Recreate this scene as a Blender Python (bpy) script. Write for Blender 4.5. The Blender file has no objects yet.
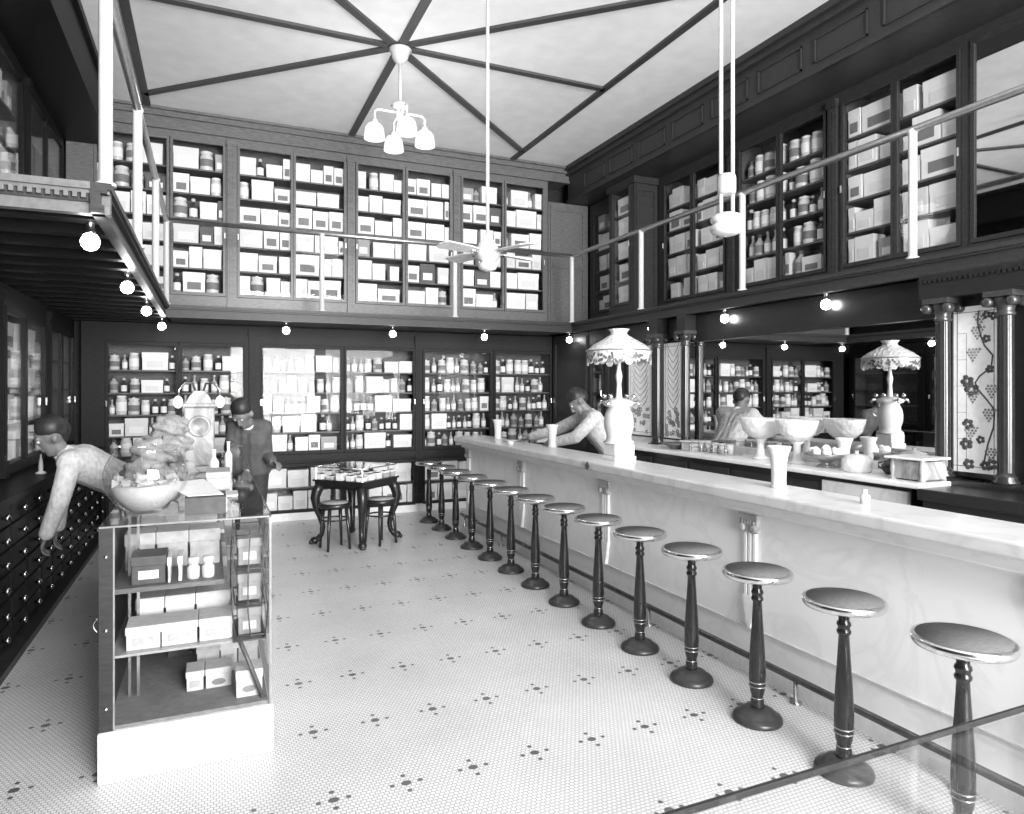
import bpy, bmesh, math, random
from mathutils import Vector, Matrix
PI = math.pi
C = bpy.context.scene.collection
random.seed(7)
OFF = {}

# ------------------------------------------------------------------ materials
def newmat(name):
    m = bpy.data.materials.new(name); m.use_nodes = True
    nt = m.node_tree; nt.nodes.clear()
    out = nt.nodes.new('ShaderNodeOutputMaterial')
    return m, nt, out
def N(nt, t, **k):
    n = nt.nodes.new(t)
    for a, b in k.items(): setattr(n, a, b)
    return n
def g(v): return (v, v, v, 1)
def mat(name, v, rough=.5, metal=0, var=.15, scale=(6, 6, 6), spec=.5, bump=0, detail=4):
    m, nt, out = newmat(name)
    p = N(nt, 'ShaderNodeBsdfPrincipled')
    p.inputs['Roughness'].default_value = rough; p.inputs['Metallic'].default_value = metal
    p.inputs['Specular IOR Level'].default_value = spec
    tc = N(nt, 'ShaderNodeTexCoord'); mp = N(nt, 'ShaderNodeMapping'); mp.inputs['Scale'].default_value = scale
    nz = N(nt, 'ShaderNodeTexNoise'); nz.inputs['Detail'].default_value = detail
    mr = N(nt, 'ShaderNodeMapRange'); mr.inputs['From Min'].default_value = .3; mr.inputs['From Max'].default_value = .7
    mr.inputs['To Min'].default_value = v*(1-var); mr.inputs['To Max'].default_value = v*(1+var)
    nt.links.new(tc.outputs['Object'], mp.inputs['Vector']); nt.links.new(mp.outputs[0], nz.inputs['Vector'])
    nt.links.new(nz.outputs[0], mr.inputs[0]); nt.links.new(mr.outputs[0], p.inputs['Base Color'])
    if bump:
        b = N(nt, 'ShaderNodeBump'); b.inputs['Strength'].default_value = bump; b.inputs['Distance'].default_value = .01
        nt.links.new(nz.outputs[0], b.inputs['Height']); nt.links.new(b.outputs[0], p.inputs['Normal'])
    nt.links.new(p.outputs[0], out.inputs[0])
    return m
def thin_glass(name, tint=.93, gloss=1.0, rough=0.0, base=.007):
    m, nt, out = newmat(name)
    t = N(nt, 'ShaderNodeBsdfTransparent'); t.inputs[0].default_value = g(tint)
    gl = N(nt, 'ShaderNodeBsdfGlossy'); gl.inputs['Roughness'].default_value = rough; gl.inputs[0].default_value = g(gloss)
    lw = N(nt, 'ShaderNodeLayerWeight'); lw.inputs['Blend'].default_value = .5
    pw = N(nt, 'ShaderNodeMath', operation='POWER'); pw.inputs[1].default_value = 5
    fr = N(nt, 'ShaderNodeMath', operation='MULTIPLY_ADD'); fr.inputs[1].default_value = .9; fr.inputs[2].default_value = base
    nt.links.new(lw.outputs['Facing'], pw.inputs[0]); nt.links.new(pw.outputs[0], fr.inputs[0])
    mx = N(nt, 'ShaderNodeMixShader')
    nt.links.new(fr.outputs[0], mx.inputs[0]); nt.links.new(t.outputs[0], mx.inputs[1]); nt.links.new(gl.outputs[0], mx.inputs[2])
    nt.links.new(mx.outputs[0], out.inputs[0])
    return m
def emit(name, s):
    m, nt, out = newmat(name); e = N(nt, 'ShaderNodeEmission'); e.inputs['Strength'].default_value = s
    nt.links.new(e.outputs[0], out.inputs[0]); return m
def cutglass(name, v, alpha):
    m, nt, out = newmat(name)
    t = N(nt, 'ShaderNodeBsdfTransparent'); p = N(nt, 'ShaderNodeBsdfPrincipled')
    p.inputs['Base Color'].default_value = g(v); p.inputs['Roughness'].default_value = .1
    tc = N(nt, 'ShaderNodeTexCoord'); vo = N(nt, 'ShaderNodeTexVoronoi'); vo.inputs['Scale'].default_value = 30
    b = N(nt, 'ShaderNodeBump'); b.inputs['Strength'].default_value = .8; b.inputs['Distance'].default_value = .01
    mx = N(nt, 'ShaderNodeMixShader'); mx.inputs[0].default_value = alpha
    nt.links.new(tc.outputs['Object'], vo.inputs['Vector']); nt.links.new(vo.outputs[0], b.inputs['Height']); nt.links.new(b.outputs[0], p.inputs['Normal'])
    nt.links.new(t.outputs[0], mx.inputs[1]); nt.links.new(p.outputs[0], mx.inputs[2]); nt.links.new(mx.outputs[0], out.inputs[0])
    return m
def marble(name, v, dark):
    m, nt, out = newmat(name)
    p = N(nt, 'ShaderNodeBsdfPrincipled'); p.inputs['Roughness'].default_value = .28
    tc = N(nt, 'ShaderNodeTexCoord'); nz = N(nt, 'ShaderNodeTexNoise'); nz.inputs['Scale'].default_value = 2.2
    nz.inputs['Detail'].default_value = 8; nz.inputs['Distortion'].default_value = 1.5
    cr = N(nt, 'ShaderNodeValToRGB'); e = cr.color_ramp.elements
    e[0].position = .44; e[0].color = g(v); e[1].position = .56; e[1].color = g(v)
    x = e.new(.5); x.color = g(dark)
    nt.links.new(tc.outputs['Object'], nz.inputs['Vector']); nt.links.new(nz.outputs[0], cr.inputs[0])
    nt.links.new(cr.outputs[0], p.inputs['Base Color']); nt.links.new(p.outputs[0], out.inputs[0])
    return m
def mosaic():
    m, nt, out = newmat('mosaic_tile')
    p = N(nt, 'ShaderNodeBsdfPrincipled'); p.inputs['Roughness'].default_value = .32
    geo = N(nt, 'ShaderNodeTexCoord'); sx = N(nt, 'ShaderNodeSeparateXYZ')
    nt.links.new(geo.outputs['Object'], sx.inputs[0])
    def M(op, a, b=None, c=None):
        n = N(nt, 'ShaderNodeMath', operation=op)
        for i, v in enumerate((a, b, c)):
            if v is None: continue
            if isinstance(v, (int, float)): n.inputs[i].default_value = v
            else: nt.links.new(v, n.inputs[i])
        return n.outputs[0]
    fx = M('WRAP', M('SUBTRACT', sx.outputs[0], .44), .145, -.145)
    fy = M('WRAP', M('SUBTRACT', sx.outputs[1], 2.73), .29, -.29)
    ax = M('ABSOLUTE', fx); ay = M('ABSOLUTE', fy)
    def dist(a, b): return M('SQRT', M('ADD', M('MULTIPLY', a, a), M('MULTIPLY', b, b)))
    d0 = M('LESS_THAN', dist(M('MULTIPLY', fx, .85), fy), .018)
    d1 = M('LESS_THAN', dist(M('SUBTRACT', ax, .058), fy), .0105)
    d2 = M('LESS_THAN', dist(fx, M('SUBTRACT', ay, .056)), .0105)
    dark = M('MAXIMUM', d0, M('MAXIMUM', d1, d2))
    br = N(nt, 'ShaderNodeTexBrick'); br.offset = .5
    for k, v in (('Scale', 1), ('Mortar Size', .0022), ('Brick Width', .021), ('Row Height', .0185), ('Mortar Smooth', .1)): br.inputs[k].default_value = v
    br.inputs['Color1'].default_value = g(.76); br.inputs['Color2'].default_value = g(.69); br.inputs['Mortar'].default_value = g(.36)
    nt.links.new(geo.outputs['Object'], br.inputs['Vector'])
    nz = N(nt, 'ShaderNodeTexNoise'); nz.inputs['Scale'].default_value = 1.6; nz.inputs['Detail'].default_value = 5
    nt.links.new(geo.outputs['Object'], nz.inputs['Vector'])
    mr = N(nt, 'ShaderNodeMapRange'); mr.inputs['From Min'].default_value = .3; mr.inputs['From Max'].default_value = .7
    mr.inputs['To Min'].default_value = .88; mr.inputs['To Max'].default_value = 1.05
    nt.links.new(nz.outputs[0], mr.inputs[0])
    mul = N(nt, 'ShaderNodeMix', data_type='RGBA', blend_type='MULTIPLY'); mul.inputs[0].default_value = 1
    nt.links.new(br.outputs[0], mul.inputs[6]); nt.links.new(mr.outputs[0], mul.inputs[7])
    mx = N(nt, 'ShaderNodeMix', data_type='RGBA'); nt.links.new(dark, mx.inputs[0]); nt.links.new(mul.outputs[2], mx.inputs[6])
    mx.inputs[7].default_value = g(.10)
    nt.links.new(mx.outputs[2], p.inputs['Base Color']); nt.links.new(p.outputs[0], out.inputs[0])
    return m

WOODB = mat('front_lit_back_wood', .13, .32, var=.3, scale=(3, 3, 22), spec=.3)  # same wood as elsewhere, lightened to carry the front light and haze
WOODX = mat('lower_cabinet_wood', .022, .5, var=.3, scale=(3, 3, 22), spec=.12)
WOOD = mat('dark_wood', .032, .4, var=.35, scale=(3, 3, 22), spec=.25)
WOODH = mat('dark_wood_horizontal', .036, .4, var=.35, scale=(3, 22, 22), spec=.25)
WOODL = mat('shaded_left_wood', .007, .4, var=.3, scale=(3, 3, 20), spec=.12)  # same wood again, darkened to paint in the shade of the left side
WOODD = mat('ebonised_wood', .015, .3, var=.3, scale=(3, 3, 20))
CASEI = mat('cabinet_interior', .10, .6, var=.3, scale=(3, 3, 12))
SHELF = mat('shelf_wood', .09, .5, var=.3, scale=(3, 20, 20))
PLASTER = mat('ceiling_plaster', .84, .9, var=.05, scale=(1, 1, 1))
STRIP = mat('ceiling_strip_wood', .05, .5)
MARBLE = marble('white_marble', .84, .78)
MARBLEG = marble('grey_white_marble', .64, .55)
TILEW = mat('white_base_tile', .8, .35, var=.06)
FLOORM = mosaic()
GLASS = thin_glass('clear_pane', .985)
BOWLG = thin_glass('bowl_glass', .90, base=.12)
MIRROR = mat('mirror_silver', .80, .015, metal=1, var=.02)
DOORMIR = mat('door_mirror', .62, .02, metal=1, var=.02)
BRASS = mat('polished_brass', .55, .25, metal=1, var=.1)
WHITEP = mat('white_enamel', .52, .3, var=.05)
RAILM = mat('nickel_rail', .48, .3, metal=.9, var=.1)
SILVER = mat('silver_plate', .75, .2, metal=1, var=.1)
SEATM = mat('stool_seat_top', .12, .7, spec=.2, var=.15, scale=(12, 12, 12))
BULB = emit('lit_bulb', 45)
SHADEL = emit('lit_shade', 1.6)
MILK = mat('milk_glass', .60, .25, var=.05)
ONYX = marble('pale_onyx', .34, .18)
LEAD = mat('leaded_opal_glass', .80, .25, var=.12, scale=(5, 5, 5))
_p = [n for n in LEAD.node_tree.nodes if n.type == 'BSDF_PRINCIPLED'][0]; _p.inputs['Emission Color'].default_value = (1, 1, 1, 1); _p.inputs['Emission Strength'].default_value = .22     # glow added to brighten the art glass; no lamp stands behind it
LEADD = mat('dark_art_glass', .10, .3, var=.4)
LEADG = mat('grey_art_glass', .36, .3, var=.4)
BOXM = [mat('white_card', .80, .7, var=.08), mat('pale_card', .70, .7, var=.12), mat('grey_card', .36, .7, var=.15), mat('dark_card', .09, .6, var=.3)]
LABW = mat('paper_label', .82, .7, var=.06)
LABD = mat('printed_label', .18, .7, var=.5, scale=(40, 40, 60))
BOTG = [mat('clear_bottle_glass', .42, .12, var=.25), mat('dark_bottle_glass', .05, .1, var=.3), mat('pale_jar_glass', .62, .15, var=.2)]
SPONGE = mat('sponge', .36, .95, var=.5, scale=(38, 38, 38), bump=1.0)
SKIN = mat('skin', .17, .5, var=.06)
HAIR = mat('dark_hair', .02, .5, var=.3)
CUT = cutglass('cut_glass', .75, .55)
PAPER = mat('paper', .48, .8, var=.08, scale=(14, 14, 14))

# ------------------------------------------------------------------ mesh builder
class MB:
    def __init__(s): s.bm = bmesh.new(); s.mi = 0
    def _f(s, vs, smooth=False):
        try:
            f = s.bm.faces.new(vs); f.material_index = s.mi; f.smooth = smooth; return f
        except ValueError: return None
    def box(s, x0, x1, y0, y1, z0, z1, bev=0):
        if x0 > x1: x0, x1 = x1, x0
        if y0 > y1: y0, y1 = y1, y0
        if z0 > z1: z0, z1 = z1, z0
        v = [s.bm.verts.new(p) for p in ((x0,y0,z0),(x1,y0,z0),(x1,y1,z0),(x0,y1,z0),(x0,y0,z1),(x1,y0,z1),(x1,y1,z1),(x0,y1,z1))]
        fs = [s._f([v[i] for i in q]) for q in ((3,2,1,0),(4,5,6,7),(0,1,5,4),(1,2,6,5),(2,3,7,6),(3,0,4,7))]
        if bev:
            es = set(e for f in fs for e in f.edges)
            bmesh.ops.bevel(s.bm, geom=list(es), offset=bev, segments=2, affect='EDGES', profile=.5)
        return s
    def mbox(s, M, s0, s1, d0, d1, z0, z1, bev=0):
        a = M(s0, d0, z0); b = M(s1, d1, z1)
        return s.box(a[0], b[0], a[1], b[1], a[2], b[2], bev)
    def lathe(s, prof, c=(0, 0, 0), n=20, closed=True, smooth=True, tilt=None):
        rings = []
        for r, z in prof:
            ring = []
            for k in range(n):
                t = 2*PI*k/n; p = Vector((r*math.cos(t), r*math.sin(t), z))
                if tilt: p = tilt @ p
                ring.append(s.bm.verts.new(p+Vector(c)))
            rings.append(ring)
        for a, b in zip(rings, rings[1:]):
            for k in range(n): s._f((a[k], a[(k+1) % n], b[(k+1) % n], b[k]), smooth)
        if closed:
            s._f(rings[0][::-1]); s._f(rings[-1])
        return s
    def tube(s, pts, r, n=10, cap=True):
        pts = [Vector(p) for p in pts]; rs = r if isinstance(r, (list, tuple)) else [r]*len(pts)
        rings = []; up0 = None
        for i, p in enumerate(pts):
            t = (pts[min(i+1, len(pts)-1)]-pts[max(i-1, 0)]).normalized()
            if up0 is None: up0 = Vector((0, 0, 1)) if abs(t.z) < .9 else Vector((1, 0, 0))
            a = t.cross(up0).normalized(); b = a.cross(t).normalized(); up0 = b
            rings.append([s.bm.verts.new(p+(a*math.cos(2*PI*k/n)+b*math.sin(2*PI*k/n))*rs[i]) for k in range(n)])
        for a, b in zip(rings, rings[1:]):
            for k in range(n): s._f((a[k], a[(k+1) % n], b[(k+1) % n], b[k]), True)
        if cap: s._f(rings[0][::-1]); s._f(rings[-1])
        return s
    def ball(s, c, r, n=12, m=8):
        r = r if isinstance(r, (list, tuple)) else (r, r, r)
        rings = []
        for i in range(1, m):
            ph = PI*i/m
            rings.append([s.bm.verts.new((c[0]+r[0]*math.sin(ph)*math.cos(2*PI*k/n), c[1]+r[1]*math.sin(ph)*math.sin(2*PI*k/n), c[2]-r[2]*math.cos(ph))) for k in range(n)])
        a = s.bm.verts.new((c[0], c[1], c[2]-r[2])); b = s.bm.verts.new((c[0], c[1], c[2]+r[2]))
        for x, y in zip(rings, rings[1:]):
            for k in range(n): s._f((x[k], x[(k+1) % n], y[(k+1) % n], y[k]), True)
        for k in range(n):
            s._f((a, rings[0][(k+1) % n], rings[0][k]), True); s._f((b, rings[-1][k], rings[-1][(k+1) % n]), True)
        return s
    def capsule(s, p, q, r0, r1, n=12):
        p = Vector(p); q = Vector(q)
        s.tube([p, q], [r0, r1], n); s.ball(p, r0*.999, n, 8); s.ball(q, r1*.999, n, 8); return s
    def prism(s, poly, f0, f1):
        # poly: 2-D points; f0, f1: functions mapping (u, v) to 3-D for both faces
        a = [s.bm.verts.new(f0(*p)) for p in poly]; b = [s.bm.verts.new(f1(*p)) for p in poly]
        n = len(poly); s._f(a[::-1]); s._f(b)
        for k in range(n): s._f((a[k], a[(k+1) % n], b[(k+1) % n], b[k]))
        return s
    def mesh(s, name, mats):
        bmesh.ops.recalc_face_normals(s.bm, faces=s.bm.faces)
        me = bpy.data.meshes.new(name); s.bm.to_mesh(me); s.bm.free()
        for m in (mats if isinstance(mats, (list, tuple)) else [mats]): me.materials.append(m)
        return me
    def build(s, name, mats, parent=None):
        if parent is not None:
            off = OFF.get(parent.name, Vector((0, 0, 0)))
        else:
            xs = [v.co for v in s.bm.verts]
            lo = Vector([min(c[i] for c in xs) for i in range(3)]); hi = Vector([max(c[i] for c in xs) for i in range(3)])
            off = Vector(((lo.x+hi.x)/2, (lo.y+hi.y)/2, lo.z))
        for v in s.bm.verts: v.co -= off
        o = bpy.data.objects.new(name, s.mesh(name, mats)); C.objects.link(o)
        if parent is not None: o.parent = parent
        else: o.location = off
        OFF[o.name] = off.copy()
        return o
def tag(o, label, cat, group=None, kind=None):
    o['label'] = label; o['category'] = cat
    if group: o['group'] = group
    if kind: o['kind'] = kind
    return o
def thing(name, label, cat, loc=(0, 0, 0), group=None):
    o = bpy.data.objects.new(name, None); C.objects.link(o); o.location = loc; o.empty_display_size = .1
    OFF[o.name] = Vector(loc)
    return tag(o, label, cat, group)
def struct(name, mb, m, label=None):
    # the setting keeps world coordinates
    me = mb.mesh(name, m); o = bpy.data.objects.new(name, me); C.objects.link(o); o['kind'] = 'structure'
    o['label'] = label or name.replace('_', ' '); o['category'] = name.split('_')[0]
    return o
def dup(root, loc, label=None, rotz=None):
    r = root.copy(); C.objects.link(r); r.location = loc
    if rotz is not None: r.rotation_euler = (0, 0, rotz)
    if label: r['label'] = label
    for ch in list(root.children):
        c = ch.copy(); C.objects.link(c); c.parent = r
        for gch in ch.children:
            d = gch.copy(); C.objects.link(d); d.parent = c
    return r
ORD = ['first', 'second', 'third', 'fourth', 'fifth', 'sixth', 'seventh', 'eighth', 'ninth', 'tenth', 'eleventh', 'twelfth', 'thirteenth', 'fourteenth']

# wall frames: s runs along the wall, d outward into the room
def MBACK(s, d, z): return (s, 8.78-d, z)
def mright(X): return lambda s, d, z: (X-d, s, z)
def mleft(X): return lambda s, d, z: (X+d, s, z)
# ------------------------------------------------------------------ the setting
ZC = 4.81; YB = 9.16
b = MB(); b.box(-2.0, 5.9, -3.6, YB+.1, -.1, 0); struct('floor', b, FLOORM, 'white mosaic tile floor with dark star motifs')
b = MB(); b.box(-2.0, 5.9, -3.6, YB+.1, ZC, ZC+.1); struct('ceiling', b, PLASTER, 'pale plaster ceiling')
b = MB(); b.box(-2.0, 5.9, YB, YB+.1, 0, ZC); struct('wall_back', b, WOOD, 'dark back wall')
b = MB(); b.box(-2.0, -1.9, -3.6, YB, 0, ZC); struct('wall_left', b, WOODL, 'dark left wall')
b = MB(); b.box(5.75, 5.9, -3.6, YB, 0, ZC); struct('wall_right', b, WOOD, 'dark right wall')
# shop front behind the camera: piers, sill, head and two big windows; unseen, left pier and openings spaced to shape the daylight
b = MB(); b.box(-1.9, 5.75, -3.6, -3.45, 0, .45); b.box(-1.9, 5.75, -3.6, -3.45, 4.5, ZC)
for x, x2 in ((-1.9, .5), (2.85, 3.1), (5.45, 5.75)): b.box(x, x2, -3.6, -3.45, .45, 4.5)
struct('wall_front', b, WOOD, 'shop front wall')
for i, (x0, x1) in enumerate(((.5, 2.85), (3.1, 5.45))):
    b = MB()
    for a in (x0, (x0+x1)/2-.03, x1-.06): b.box(a, a+.06, -3.56, -3.49, .45, 4.5)
    for z in (.45, 3.2, 4.44): b.box(x0, x1, -3.56, -3.49, z, z+.06)
    w = struct('window_%d' % (i+1), b, WOOD, 'shop window')
    b = MB(); b.box(x0, x1, -3.53, -3.525, .45, 4.5); p = b.build('pane', GLASS, w)
    p.data.transform(Matrix.Translation((0, 0, 0)))
# ceiling strips: a square of eight rays about the chandelier, long strips either side
def strip(p, q, w=.075):
    p = Vector(p); q = Vector(q); t = (q-p).normalized(); n = Vector((-t.y, t.x))*w/2
    b = MB(); poly = [p-n, q-n, q+n, p+n]
    b.prism([(v.x, v.y) for v in poly], lambda x, y: (x, y, ZC-.025), lambda x, y: (x, y, ZC+.002)); return b
n = 0
X0, X1, CXc, CYc = -.65, 3.83, 1.62, 6.28
L = [((X0, -3.4), (X0, 8.78)), ((X1, -3.4), (X1, 8.78)), ((CXc, -3.4), (CXc, 8.78)), ((X0, CYc), (X1, CYc)),
     ((X0, 4.2), (X1, 8.36)), ((X0, 8.36), (X1, 4.2)), ((X0, 1.0), (X1, -3.4)), ((X0, 2.0), (X1, 2.0))]
for p, q in L[:6]:
    n += 1; struct('trim_%d' % n, strip(p, q), STRIP, 'dark wooden strip on the ceiling')
# back cornice over the upper cabinets
b = MB(); b.box(-1.9, 4.75, 8.76, 9.16, 4.60, ZC); b.box(-1.9, 4.75, 8.72, 8.80, 4.72, ZC); b.box(-1.9, 4.75, 8.68, 8.8, 4.78, ZC); b.box(-1.9, 4.75, 8.735, 8.8, 4.585, 4.625)
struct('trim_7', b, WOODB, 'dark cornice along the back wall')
# panelled frieze overhanging the right cabinets
b = MB(); b.box(4.75, 5.75, -3.4, 8.78, 4.31, ZC)
b.box(4.66, 4.76, -3.4, 8.78, 4.75, ZC); b.box(4.70, 4.76, -3.4, 8.78, 4.69, 4.75); b.box(4.73, 4.76, -3.4, 8.78, 4.31, 4.35)
y = 8.3
while y > -1:
    for (a, c, d, e) in ((y-.52, y, .40, .415), (y-.52, y, .60, .615), (y-.012, y, .40, .615), (y-.52, y-.508, .40, .615)):
        b.box(4.735, 4.76, a, c, 4+d, 4+e)
    y -= .66
struct('trim_8', b, WOODH, 'dark panelled frieze above the right cabinets')
b = MB(); b.box(-1.9, -1.02, -3.4, 8.76, 4.31, ZC); b.box(-1.02, -.98, -3.4, 8.7, 4.74, ZC)
struct('trim_9', b, WOODL, 'dark frieze above the left cabinets')

# ------------------------------------------------------------------ balcony
ZD = 2.49; ZU = 2.36
bal = thing('balcony', 'dark wooden balcony running round three sides of the shop, bulbs under its edge', 'balcony', (2, 8.4, ZU))
b = MB(); b.box(-1.895, -.44, 3.43, 8.78, ZU+.05, ZD-.02); b.box(-.44, 4.39, 7.99, 9.155, ZU+.05, ZD-.02); b.box(4.39, 5.745, -3.4, 9.155, ZU+.05, ZD-.02)
b.build('deck', WOODH, bal)
def fascia(b, horizontal, a, c, pos, sgn):
    prof = ((0, .05, ZU, ZU+.035), (-.012, .05, ZU+.035, ZU+.085), (.012, .05, ZU+.085, ZU+.10), (.028, .05, ZU+.10, ZD))
    for d0, d1, z0, z1 in prof:
        p0 = pos+sgn*d0; p1 = pos-sgn*d1
        if horizontal: b.box(a, c, p0, p1, z0, z1)
        else: b.box(p0, p1, a, c, z0, z1)
b = MB(); fascia(b, False, 3.40, 8.0, -.42, 1); fascia(b, True, -.42, 4.37, 7.97, -1); fascia(b, False, -3.4, 8.0, 4.37, -1); b.build('fascia', WOODH, bal)
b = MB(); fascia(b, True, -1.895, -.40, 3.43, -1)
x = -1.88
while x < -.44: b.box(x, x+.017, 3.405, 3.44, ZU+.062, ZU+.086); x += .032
e = b.build('end_fascia', mat('front_lit_moulding', .13, .4, var=.2), bal); e['label'] = 'paler dentilled end face of the left wing'  # wood lightened here to paint in the window light on this end
k = 0
for y in [3.55+.34*i for i in range(16)]:
    b = MB(); b.box(-1.895, -.47, y, y+.09, ZU, ZU+.06); b.build('joist', WOODL, bal)
b = MB()
for i in range(6): b.box(-.4, 4.35, 8.05+.13*i, 8.155+.13*i, ZU+.015, ZU+.055)
for i in range(3): b.box(4.42+.12*i, 4.52+.12*i, -3.4, 8.0, ZU+.015, ZU+.055)
b.box(4.76, 5.745, -3.4, 8.0, ZU, ZU+.055)
b.build('soffit_boarding', WOODH, bal)
# railing
ZR = 3.37
rl = thing('railing', 'light metal balcony railing with round posts above the shop', 'railing', (2, 8, ZD))
for pts in (((-.42, 3.34, ZR), (-.42, 7.97, ZR)), ((-.42, 7.97, ZR), (4.37, 7.97, ZR)), ((4.37, 7.97, ZR), (4.37, -3.4, ZR))):
    b = MB(); b.tube(pts, .026, 12); b.build('handrail', RAILM, rl)
posts = [(-.42, y) for y in (3.46, 4.89, 6.44)]+[(x, 7.97) for x in (-.42, 1.155, 2.742, 4.37)]+[(4.37, y) for y in (6.38, 4.8, 3.17, 1.6, 0)]
for x, y in posts:
    r = .028
    b = MB(); b.lathe([(r*1.5, ZD), (r*1.5, ZD+.012), (r, ZD+.02), (r, ZR-.03), (r*1.2, ZR-.02), (r*1.2, ZR)], (x, y, 0), 14)
    b.build('post', WHITEP, rl)
# bulbs under the balcony edge
def bulbobj():
    t = thing('hanging_bulb', '', 'light bulb', (0, 0, 0), 'bulbs under the balcony edge')
    b = MB(); b.lathe([(.045, .12), (.045, .108), (.02, .10), (.016, .05), (.022, .045), (.022, .03)], n=14); b.build('socket', BRASS, t)
    b = MB(); b.lathe([(.012, .04), (.03, .025), (.04, 0), (.036, -.02), (.022, -.036), (.004, -.042)], n=14); b.build('bulb', BULB, t)
    return t
bulbs = [((-.5, y), 'lit bulb under the left balcony edge, %s from the camera' % w) for y, w in zip((3.62, 5.13, 6.6), ('nearest', 'second', 'third'))]
bulbs += [((-.47, 8.1), 'lit bulb under the back left corner of the balcony')]
bulbs += [((x, 8.1), 'lit bulb under the back balcony edge, %s from left' % w) for x, w in ((.78, 'second'), (2.0, 'third'), (3.18, 'fourth'))]
bulbs += [((4.40, 8.1), 'lit bulb under the back right corner of the balcony')]
bulbs += [((4.43, y), 'lit bulb under the right balcony edge, %s from the back corner' % w) for y, w in ((6.27, 'first'), (5.10, 'second'), (3.94, 'third'))]
first = None
for (x, y), lab in bulbs:
    if first is None: first = bulbobj(); first.location = (x, y, 2.275); first['label'] = lab
    else: dup(first, (x, y, 2.275), lab)

# ------------------------------------------------------------------ goods
def carton_mesh(i, body, label):
    b = MB(); b.box(-.5, .5, -.5, .5, 0, .7); b.box(-.515, .515, -.515, .515, .68, 1)
    b.mi = 1; b.box(-.32, .32, -.53, -.5, .16, .52); 
    return b.mesh('carton_%d' % i, [body, label])
CART = [carton_mesh(0, BOXM[0], BOXM[1]), carton_mesh(1, BOXM[1], LABW), carton_mesh(2, BOXM[0], LABD), carton_mesh(3, BOXM[2], LABW), carton_mesh(4, BOXM[3], LABW)]
CADJ = ['white', 'pale', 'white printed', 'grey', 'dark']
def bottle_mesh(i, prof, glass, lab, stop, zl, zs):
    b = MB()
    b.lathe([p for p in prof if p[1] <= zs], n=12, closed=True)
    b.mi = 1; r = max(p[0] for p in prof)*1.02
    b.lathe([(r, zl[0]), (r, zl[1])], n=12, closed=False)
    b.mi = 2; b.lathe([p for p in prof if p[1] >= zs], n=12)
    return b.mesh('bottle_%d' % i, [glass, lab, stop])
BOT = [
 bottle_mesh(0, [(.17, 0), (.18, .03), (.18, .58), (.07, .72), (.06, .84), (.08, .85), (.1, .9), (.1, .96), (.04, 1)], BOTG[1], LABW, BOTG[2], (.1, .5), .84),
 bottle_mesh(1, [(.15, 0), (.16, .03), (.16, .55), (.06, .70), (.05, .86), (.07, .87), (.07, .97), (.05, 1)], BOTG[0], LABW, BOTG[0], (.12, .48), .86),
 bottle_mesh(2, [(.28, 0), (.3, .04), (.3, .68), (.24, .78), (.24, .82), (.27, .83), (.27, .93), (.06, .95), (.07, 1)], BOTG[2], LABD, BOXM[1], (.2, .55), .82),
 bottle_mesh(3, [(.22, 0), (.23, .04), (.23, .60), (.1, .75), (.09, .85), (.11, .86), (.11, .97), (.06, 1)], BOTG[0], LABD, BOXM[3], (.15, .5), .85),
 bottle_mesh(4, [(.25, 0), (.26, .03), (.26, .80), (.2, .86), (.2, .88), (.24, .89), (.24, .98), (.2, 1)], BOTG[2], LABW, BOXM[0], (.2, .66), .88)]
BADJ = ['dark glass', 'slim clear', 'pale lidded', 'grey stoppered', 'white capped']
BCAT = ['bottle', 'bottle', 'jar', 'bottle', 'jar']
rnd = random.Random(11)
def goods(M, a, bb, z, h, depth, mix, where, shelf, flip=False, tight=.85, grp=None, rz=0, wr=(.10, .24), dfront=.045):
    """one shelf of individual things between s=a and s=bb; mix = share of cartons"""
    items = []; s = a+.015
    while s < bb-.06:
        if rnd.random() < mix:
            w = min(rnd.uniform(*wr), bb-.012-s); hh = h*rnd.choice((rnd.uniform(.62, .8), rnd.uniform(.82, .97), rnd.uniform(.82, .97))); v = rnd.choices(range(5), (7, 4, 3, .6, .35))[0]
            d = min(depth*.7, rnd.uniform(.14, .21))
            if w > .05: items.append(('c', v, s+w/2, w*.97, hh, d))
            s += w+(.004 if rnd.random() < tight else rnd.uniform(.01, .06))
        else:
            v = rnd.choices(range(5), (3, 3, 3, 2, 4))[0]; hh = h*rnd.uniform(.72, .98); hh = min(hh, .27)
            r = hh*[.18, .16, .3, .23, .26][v]
            if s+2*r < bb: items.append(('b', v, s+r, 2*r, hh, 2*r))
            s += 2*r+rnd.uniform(.006, .03)
    if flip: items = items[::-1]
    for i, (t, v, sc, w, hh, d) in enumerate(items):
        if t == 'c':
            o = bpy.data.objects.new('carton', CART[v]); cat = 'box'; adj = CADJ[v]+' carton'
            o.scale = (w/1.03, d, hh); dd = -dfront-d*.56-rnd.uniform(0, .02)
        else:
            nm = BCAT[v]; o = bpy.data.objects.new(nm, BOT[v]); cat = nm; adj = BADJ[v]+' '+nm
            o.scale = (hh, hh, hh); dd = -dfront-hh*.3-rnd.uniform(0, .02)
        C.objects.link(o); o.location = M(sc, dd, z); o.rotation_euler = (0, 0, rz)
        tag(o, '%s, %s from left, %s shelf, %s' % (adj, ORD[i] if i < 14 else 'last', shelf, where), cat, '%s on the %s shelf, %s' % ('cartons' if t == 'c' else 'bottles and jars', shelf, where))
SH6 = ['top', 'second', 'third', 'fourth', 'fifth', 'bottom']
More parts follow.
